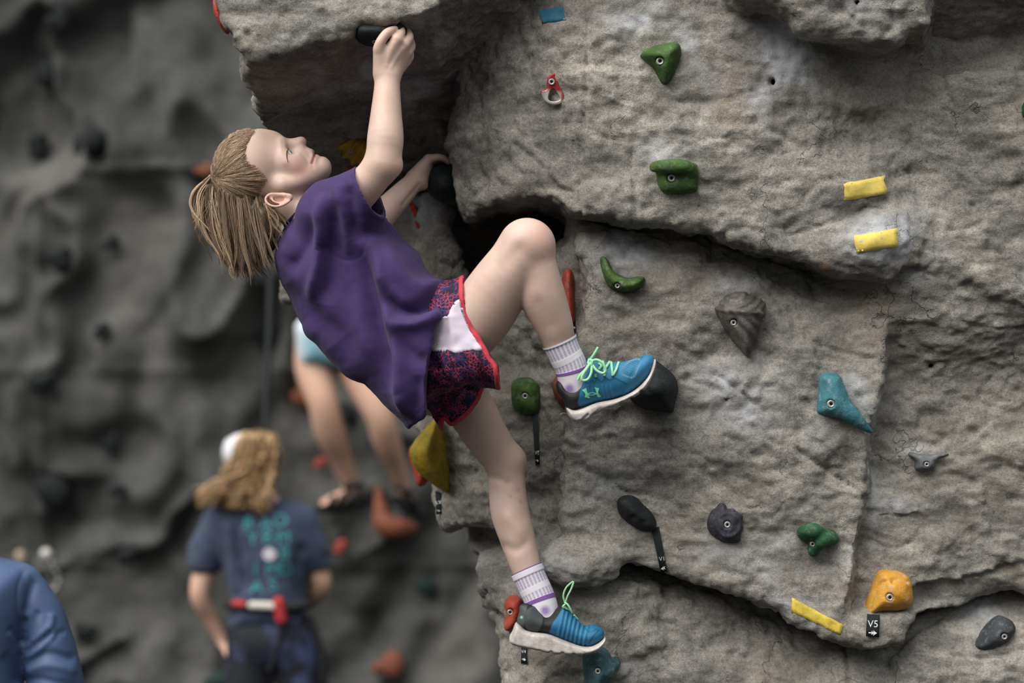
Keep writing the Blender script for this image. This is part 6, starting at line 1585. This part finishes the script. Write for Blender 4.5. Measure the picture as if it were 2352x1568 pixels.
# ---------------------------------------------------------------- the far climber on the back wall
def far_climber():
    D = 9.95; s = D / FPX; root = tag(empty('far_climber', tuple(P(810, 1160, D))), 'climber on the far wall in pale blue shorts and sandals', 'person')
    m = SDF()
    chain_b(m, D, [(785, 520, 0.12, 40), (780, 620, 0.10, 52), (765, 740, 0.05, 55), (758, 790, 0.02, 56)], 0.03)
    m.ell(P(790, 465, D + 0.13), (36 * s, 0.085, 46 * s), 0.02)
    chain_b(m, D, [(745, 560, 0.13, 24), (735, 500, 0.25, 20), (760, 440, 0.36, 15), (775, 420, 0.38, 13)], 0.02); chain_b(m, D, [(820, 560, 0.13, 24), (850, 520, 0.25, 20), (860, 450, 0.36, 15), (862, 430, 0.38, 13)], 0.02)
    chain_b(m, D, [(728, 790, 0.0, 50), (722, 850, -0.02, 44), (742, 925, -0.06, 35), (757, 990, -0.02, 36), (782, 1050, 0.05, 28), (804, 1105, 0.10, 21), (812, 1128, 0.12, 20)], 0.02)
    chain_b(m, D, [(812, 1132, 0.12, 19), (785, 1142, 0.10, 17), (755, 1152, 0.09, 13)], 0.01)
    for k in range(5): chain_b(m, D, [(757, 1150 + (k - 2) * 2, 0.09 - 0.012 * (k - 2), 6), (741 - 2 * (k == 0), 1155 + (k - 2) * 2, 0.09 - 0.014 * (k - 2), 5)], 0.003)
    chain_b(m, D, [(800, 800, 0.02, 50), (835, 880, -0.04, 40), (872, 955, -0.07, 33), (887, 1010, -0.02, 33), (908, 1065, 0.06, 25), (924, 1112, 0.12, 19)], 0.02)
    chain_b(m, D, [(924, 1116, 0.12, 18), (930, 1140, 0.14, 16), (948, 1160, 0.18, 12)], 0.01)
    v, q = surface_nets(m, 0.008); v = relax(v, q, 1); link('body', fast_mesh('body', v, q), M_SKIN2, root)
    m = SDF(); pt = Poly([(678, 762), (682, 742), (700, 730), (760, 728), (815, 740), (850, 800), (868, 850), (820, 872), (785, 855), (760, 852), (715, 848), (688, 836)], D, 0.006, 0.06, 4, 0.01); m.inflate(pt, D, 0.14, 0.10, p=2.2)
    v, q = surface_nets(m, 0.008); px, py = topx(v); w = sstep(672, 720, px + 8 * fbm(v * 12, 2)); c = np.array([0.62, 0.66, 0.70])[None] * (1 - w[:, None]) + np.array([0.20, 0.40, 0.47])[None] * w[:, None]
    k_ = sstep(826, 842, py - 0.12 * (px - 690))[:, None]; c = c * (1 - k_) + np.array([0.012, 0.014, 0.014]) * k_
    me = fast_mesh('shorts', v, q); attrc(me, 'col', c); mt = mat_new('pale_blue_shorts', rough=0.8); t = NT(mt); t.color(t.attr('col', 'Color')); link('shorts', me, mt, root, 'pale blue shorts with dark hems')
    m = SDF(); chain_b(m, D, [(782, 560, 0.12, 66), (778, 650, 0.09, 68), (765, 735, 0.05, 64)], 0.03); link('shirt', fast_mesh('shirt', *surface_nets(m, 0.010)), mat_new('grey_tee', (0.10, 0.11, 0.12), 0.85), root)
    m = SDF(); m.ell(P(790, 452, D + 0.12), (40 * s, 0.095, 44 * s)); m.ell(P(790, 490, D + 0.20), (34 * s, 0.08, 40 * s), 0.01, 's'); link('hair', fast_mesh('hair', *surface_nets(m, 0.008)), mat_new('brown_hair', (0.09, 0.055, 0.03), 0.7), root)
    M_SD = mat_new('sandal_black', (0.012, 0.013, 0.014), 0.8)
    for rows, straps in (([(836, 1148, 0.12, 14), (790, 1164, 0.10, 13), (732, 1169, 0.09, 11)], [[(828, 1128, 0.04), (812, 1142, 0.025), (800, 1156, 0.05)], [(800, 1128, 0.04), (786, 1142, 0.02), (778, 1158, 0.06)], [(768, 1140, 0.03), (762, 1150, 0.02), (756, 1162, 0.05)], [(834, 1118, 0.06), (812, 1112, 0.03), (792, 1118, 0.06)]]),
                         ([(912, 1146, 0.12, 13), (940, 1168, 0.14, 15), (968, 1182, 0.18, 11)], [[(908, 1118, 0.06), (926, 1124, 0.04), (942, 1132, 0.08)], [(926, 1136, 0.06), (942, 1146, 0.07), (956, 1164, 0.12)]])):
        r2 = empty('sandal', tuple(P(rows[1][0], rows[1][1], D))); r2.parent = root; bpy.context.view_layer.update(); r2.matrix_parent_inverse = root.matrix_world.inverted()
        m = SDF(); chain_b(m, D, rows, 0.0); link('sole', fast_mesh('sole', *surface_nets(m, 0.006)), M_SD, r2)
        for st in straps:
            v, q = tube_mesh([(catmull([P(a, b_, D + c) for a, b_, c in st], 6, False), 7.0 * s)], 8); link('strap', fast_mesh('strap', v, q), M_SD, r2)
far_climber()
# ---------------------------------------------------------------- the bystander at the left edge
def bystander():
    D = 5.5; s = D / FPX; root = tag(empty('bystander', (P(-120, 2800, D)[0], D, 0.0)), 'bystander in a shiny steel blue sports shirt, shoulder only', 'person')
    m = SDF(); X = lambda a, b, c=0: P(a, b, D + c)
    m.ell(X(-145, 1110, 0.02), (0.082, 0.10, 0.118), 0.03); m.ell(X(-145, 1165, 0.07), (0.055, 0.06, 0.07), 0.03)
    chain_b(m, D, [(-140, 1200, 0.0, 62), (-140, 1300, 0, 70)], 0.03); chain_b(m, D, [(-140, 1400, 0, 120), (-140, 1700, 0, 125), (-140, 1880, 0, 130)], 0.05)
    for sd in (-1, 1):
        cx = -140
        chain_b(m, D, [(cx + sd * 200, 1360, 0, 36), (cx + sd * 258, 1560, 0, 40), (cx + sd * 278, 1680, 0.0, 40), (cx + sd * 275, 1800, -0.06, 38), (cx + sd * 262, 1930, -0.14, 27)], 0.02)
        for k in range(4): chain_b(m, D, [(cx + sd * (262 - 6 * k), 1935, -0.15, 17), (cx + sd * (264 - 9 * k), 1985, -0.17, 10), (cx + sd * (258 - 9 * k), 2020, -0.18, 8)], 0.006)
        chain_b(m, D, [(cx + sd * 245, 1940, -0.15, 15), (cx + sd * 225, 1980, -0.18, 10)], 0.006)
        chain_b(m, D, [(cx + sd * 70, 1950, 0, 98), (cx + sd * 85, 2300, 0.0, 72), (cx + sd * 90, 2680, 0, 48), (cx + sd * 95, 2740, 0, 46)], 0.03); chain_b(m, D, [(cx + sd * 95, 2748, 0, 40), (cx + sd * 100, 2755, -0.16, 28)], 0.02)
    v, q = surface_nets(m, 0.009); v = relax(v, q, 1); link('body', fast_mesh('body', v, q), M_SKIN2, root)
    m = SDF(); pt = Poly([(-350, 1330), (-300, 1300), (-230, 1275), (-140, 1262), (-50, 1270), (0, 1280), (40, 1290), (68, 1310), (78, 1380), (60, 1480), (52, 1600), (50, 1900), (40, 2000), (-320, 2000), (-332, 1900), (-335, 1500)], D, 0.006, 0.06, 4, 0.01)
    m.inflate(pt, D, 0.15, 0.14, p=2.2)
    chain_b(m, D, [(50, 1345, 0, 52), (84, 1410, 0, 60), (108, 1480, 0, 63), (126, 1560, 0, 66), (136, 1640, 0.0, 66)], 0.012)
    chain_b(m, D, [(-330, 1345, 0, 52), (-364, 1410, 0, 60), (-388, 1480, 0, 63), (-406, 1560, 0, 66), (-416, 1640, 0.0, 66)], 0.012)
    for x in (140, -420): m.cone(X(x, 1690), X(x + (20 if x > 0 else -20), 1760), 56 * s, 60 * s, 0.003, 's')
    v, q = surface_nets(m, 0.005); v = relax(v, q, 2); px, py = topx(v); o = 0.002 * fbm(v * 12, 2)
    nf = sstep(5.56, 5.48, v[:, 1])
    for ln, w, a in (([(62, 1299), (46, 1331), (40, 1369), (45, 1435), (50, 1470), (47, 1552)], 2.5, -0.003), ([(70, 1310), (56, 1345), (52, 1390), (56, 1420)], 8, 0.006), ([(84, 1330), (68, 1370), (58, 1410)], 7, -0.006), ([(58, 1418), (56, 1450), (49, 1485)], 7, -0.014),
                     ([(92, 1400), (80, 1425), (70, 1460), (60, 1480)], 7, -0.009), ([(118, 1405), (118, 1430), (100, 1455), (64, 1480)], 7, 0.009), ([(54, 1502), (80, 1480), (105, 1462), (120, 1450)], 7, -0.012), ([(58, 1512), (90, 1490), (112, 1474), (128, 1452)], 6, 0.009), ([(56, 1530), (90, 1508), (112, 1500), (150, 1508), (178, 1512)], 8, -0.011),
                     ([(56, 1545), (90, 1530), (130, 1530), (180, 1545)], 9, 0.009), ([(150, 1455), (140, 1452), (120, 1470), (98, 1492)], 6, -0.007), ([(55, 1565), (90, 1560), (130, 1568), (190, 1580)], 8, -0.010), ([(20, 1440), (40, 1462), (48, 1480)], 7, -0.008), ([(10, 1500), (30, 1530), (44, 1570)], 12, -0.010), ([(18, 1450), (38, 1476), (46, 1500)], 6, 0.007)):
        d_, sg, t = polydist(px, py, catmull(ln, 6, False)); o = o + 0.6 * a * np.exp(-(d_ / (1.15 * w)) ** 2) * nf * sstep(-.02, .15, t) * sstep(1.02, .85, t)
    v = v + vnormals(v, q) * o[:, None]; v = relax(v, q, 1, 0.4)
    mt = mat_new('blue_sports_knit', (0.060, 0.105, 0.215), 0.55, 0, 0.35); t = NT(mt); t.color(t.mix(t.maprange(t.noise(700, 2), 0.35, 0.65), (0.060, 0.098, 0.195), (0.076, 0.120, 0.230)))
    link('shirt', fast_mesh('shirt', v, q), mt, root, 'steel blue sports shirt')
    m = SDF()
    for sd in (-1, 1): chain_b(m, D, [(-140 + sd * 66, 1930, 0, 112), (-140 + sd * 84, 2300, 0.0, 86), (-140 + sd * 90, 2690, 0, 66)], 0.03)
    link('trousers', fast_mesh('trousers', *surface_nets(m, 0.012)), mat_new('dark_trousers', (0.03, 0.032, 0.04), 0.9), root)
    m = SDF(); m.ell(X(-145, 1085, -0.01), (0.092, 0.112, 0.105)); m.ell(X(-145, 1140, 0.07), (0.085, 0.085, 0.10), 0.01, 's'); link('hair', fast_mesh('hair', *surface_nets(m, 0.008)), mat_new('dark_hair', (0.03, 0.02, 0.015), 0.7), root)
bystander()
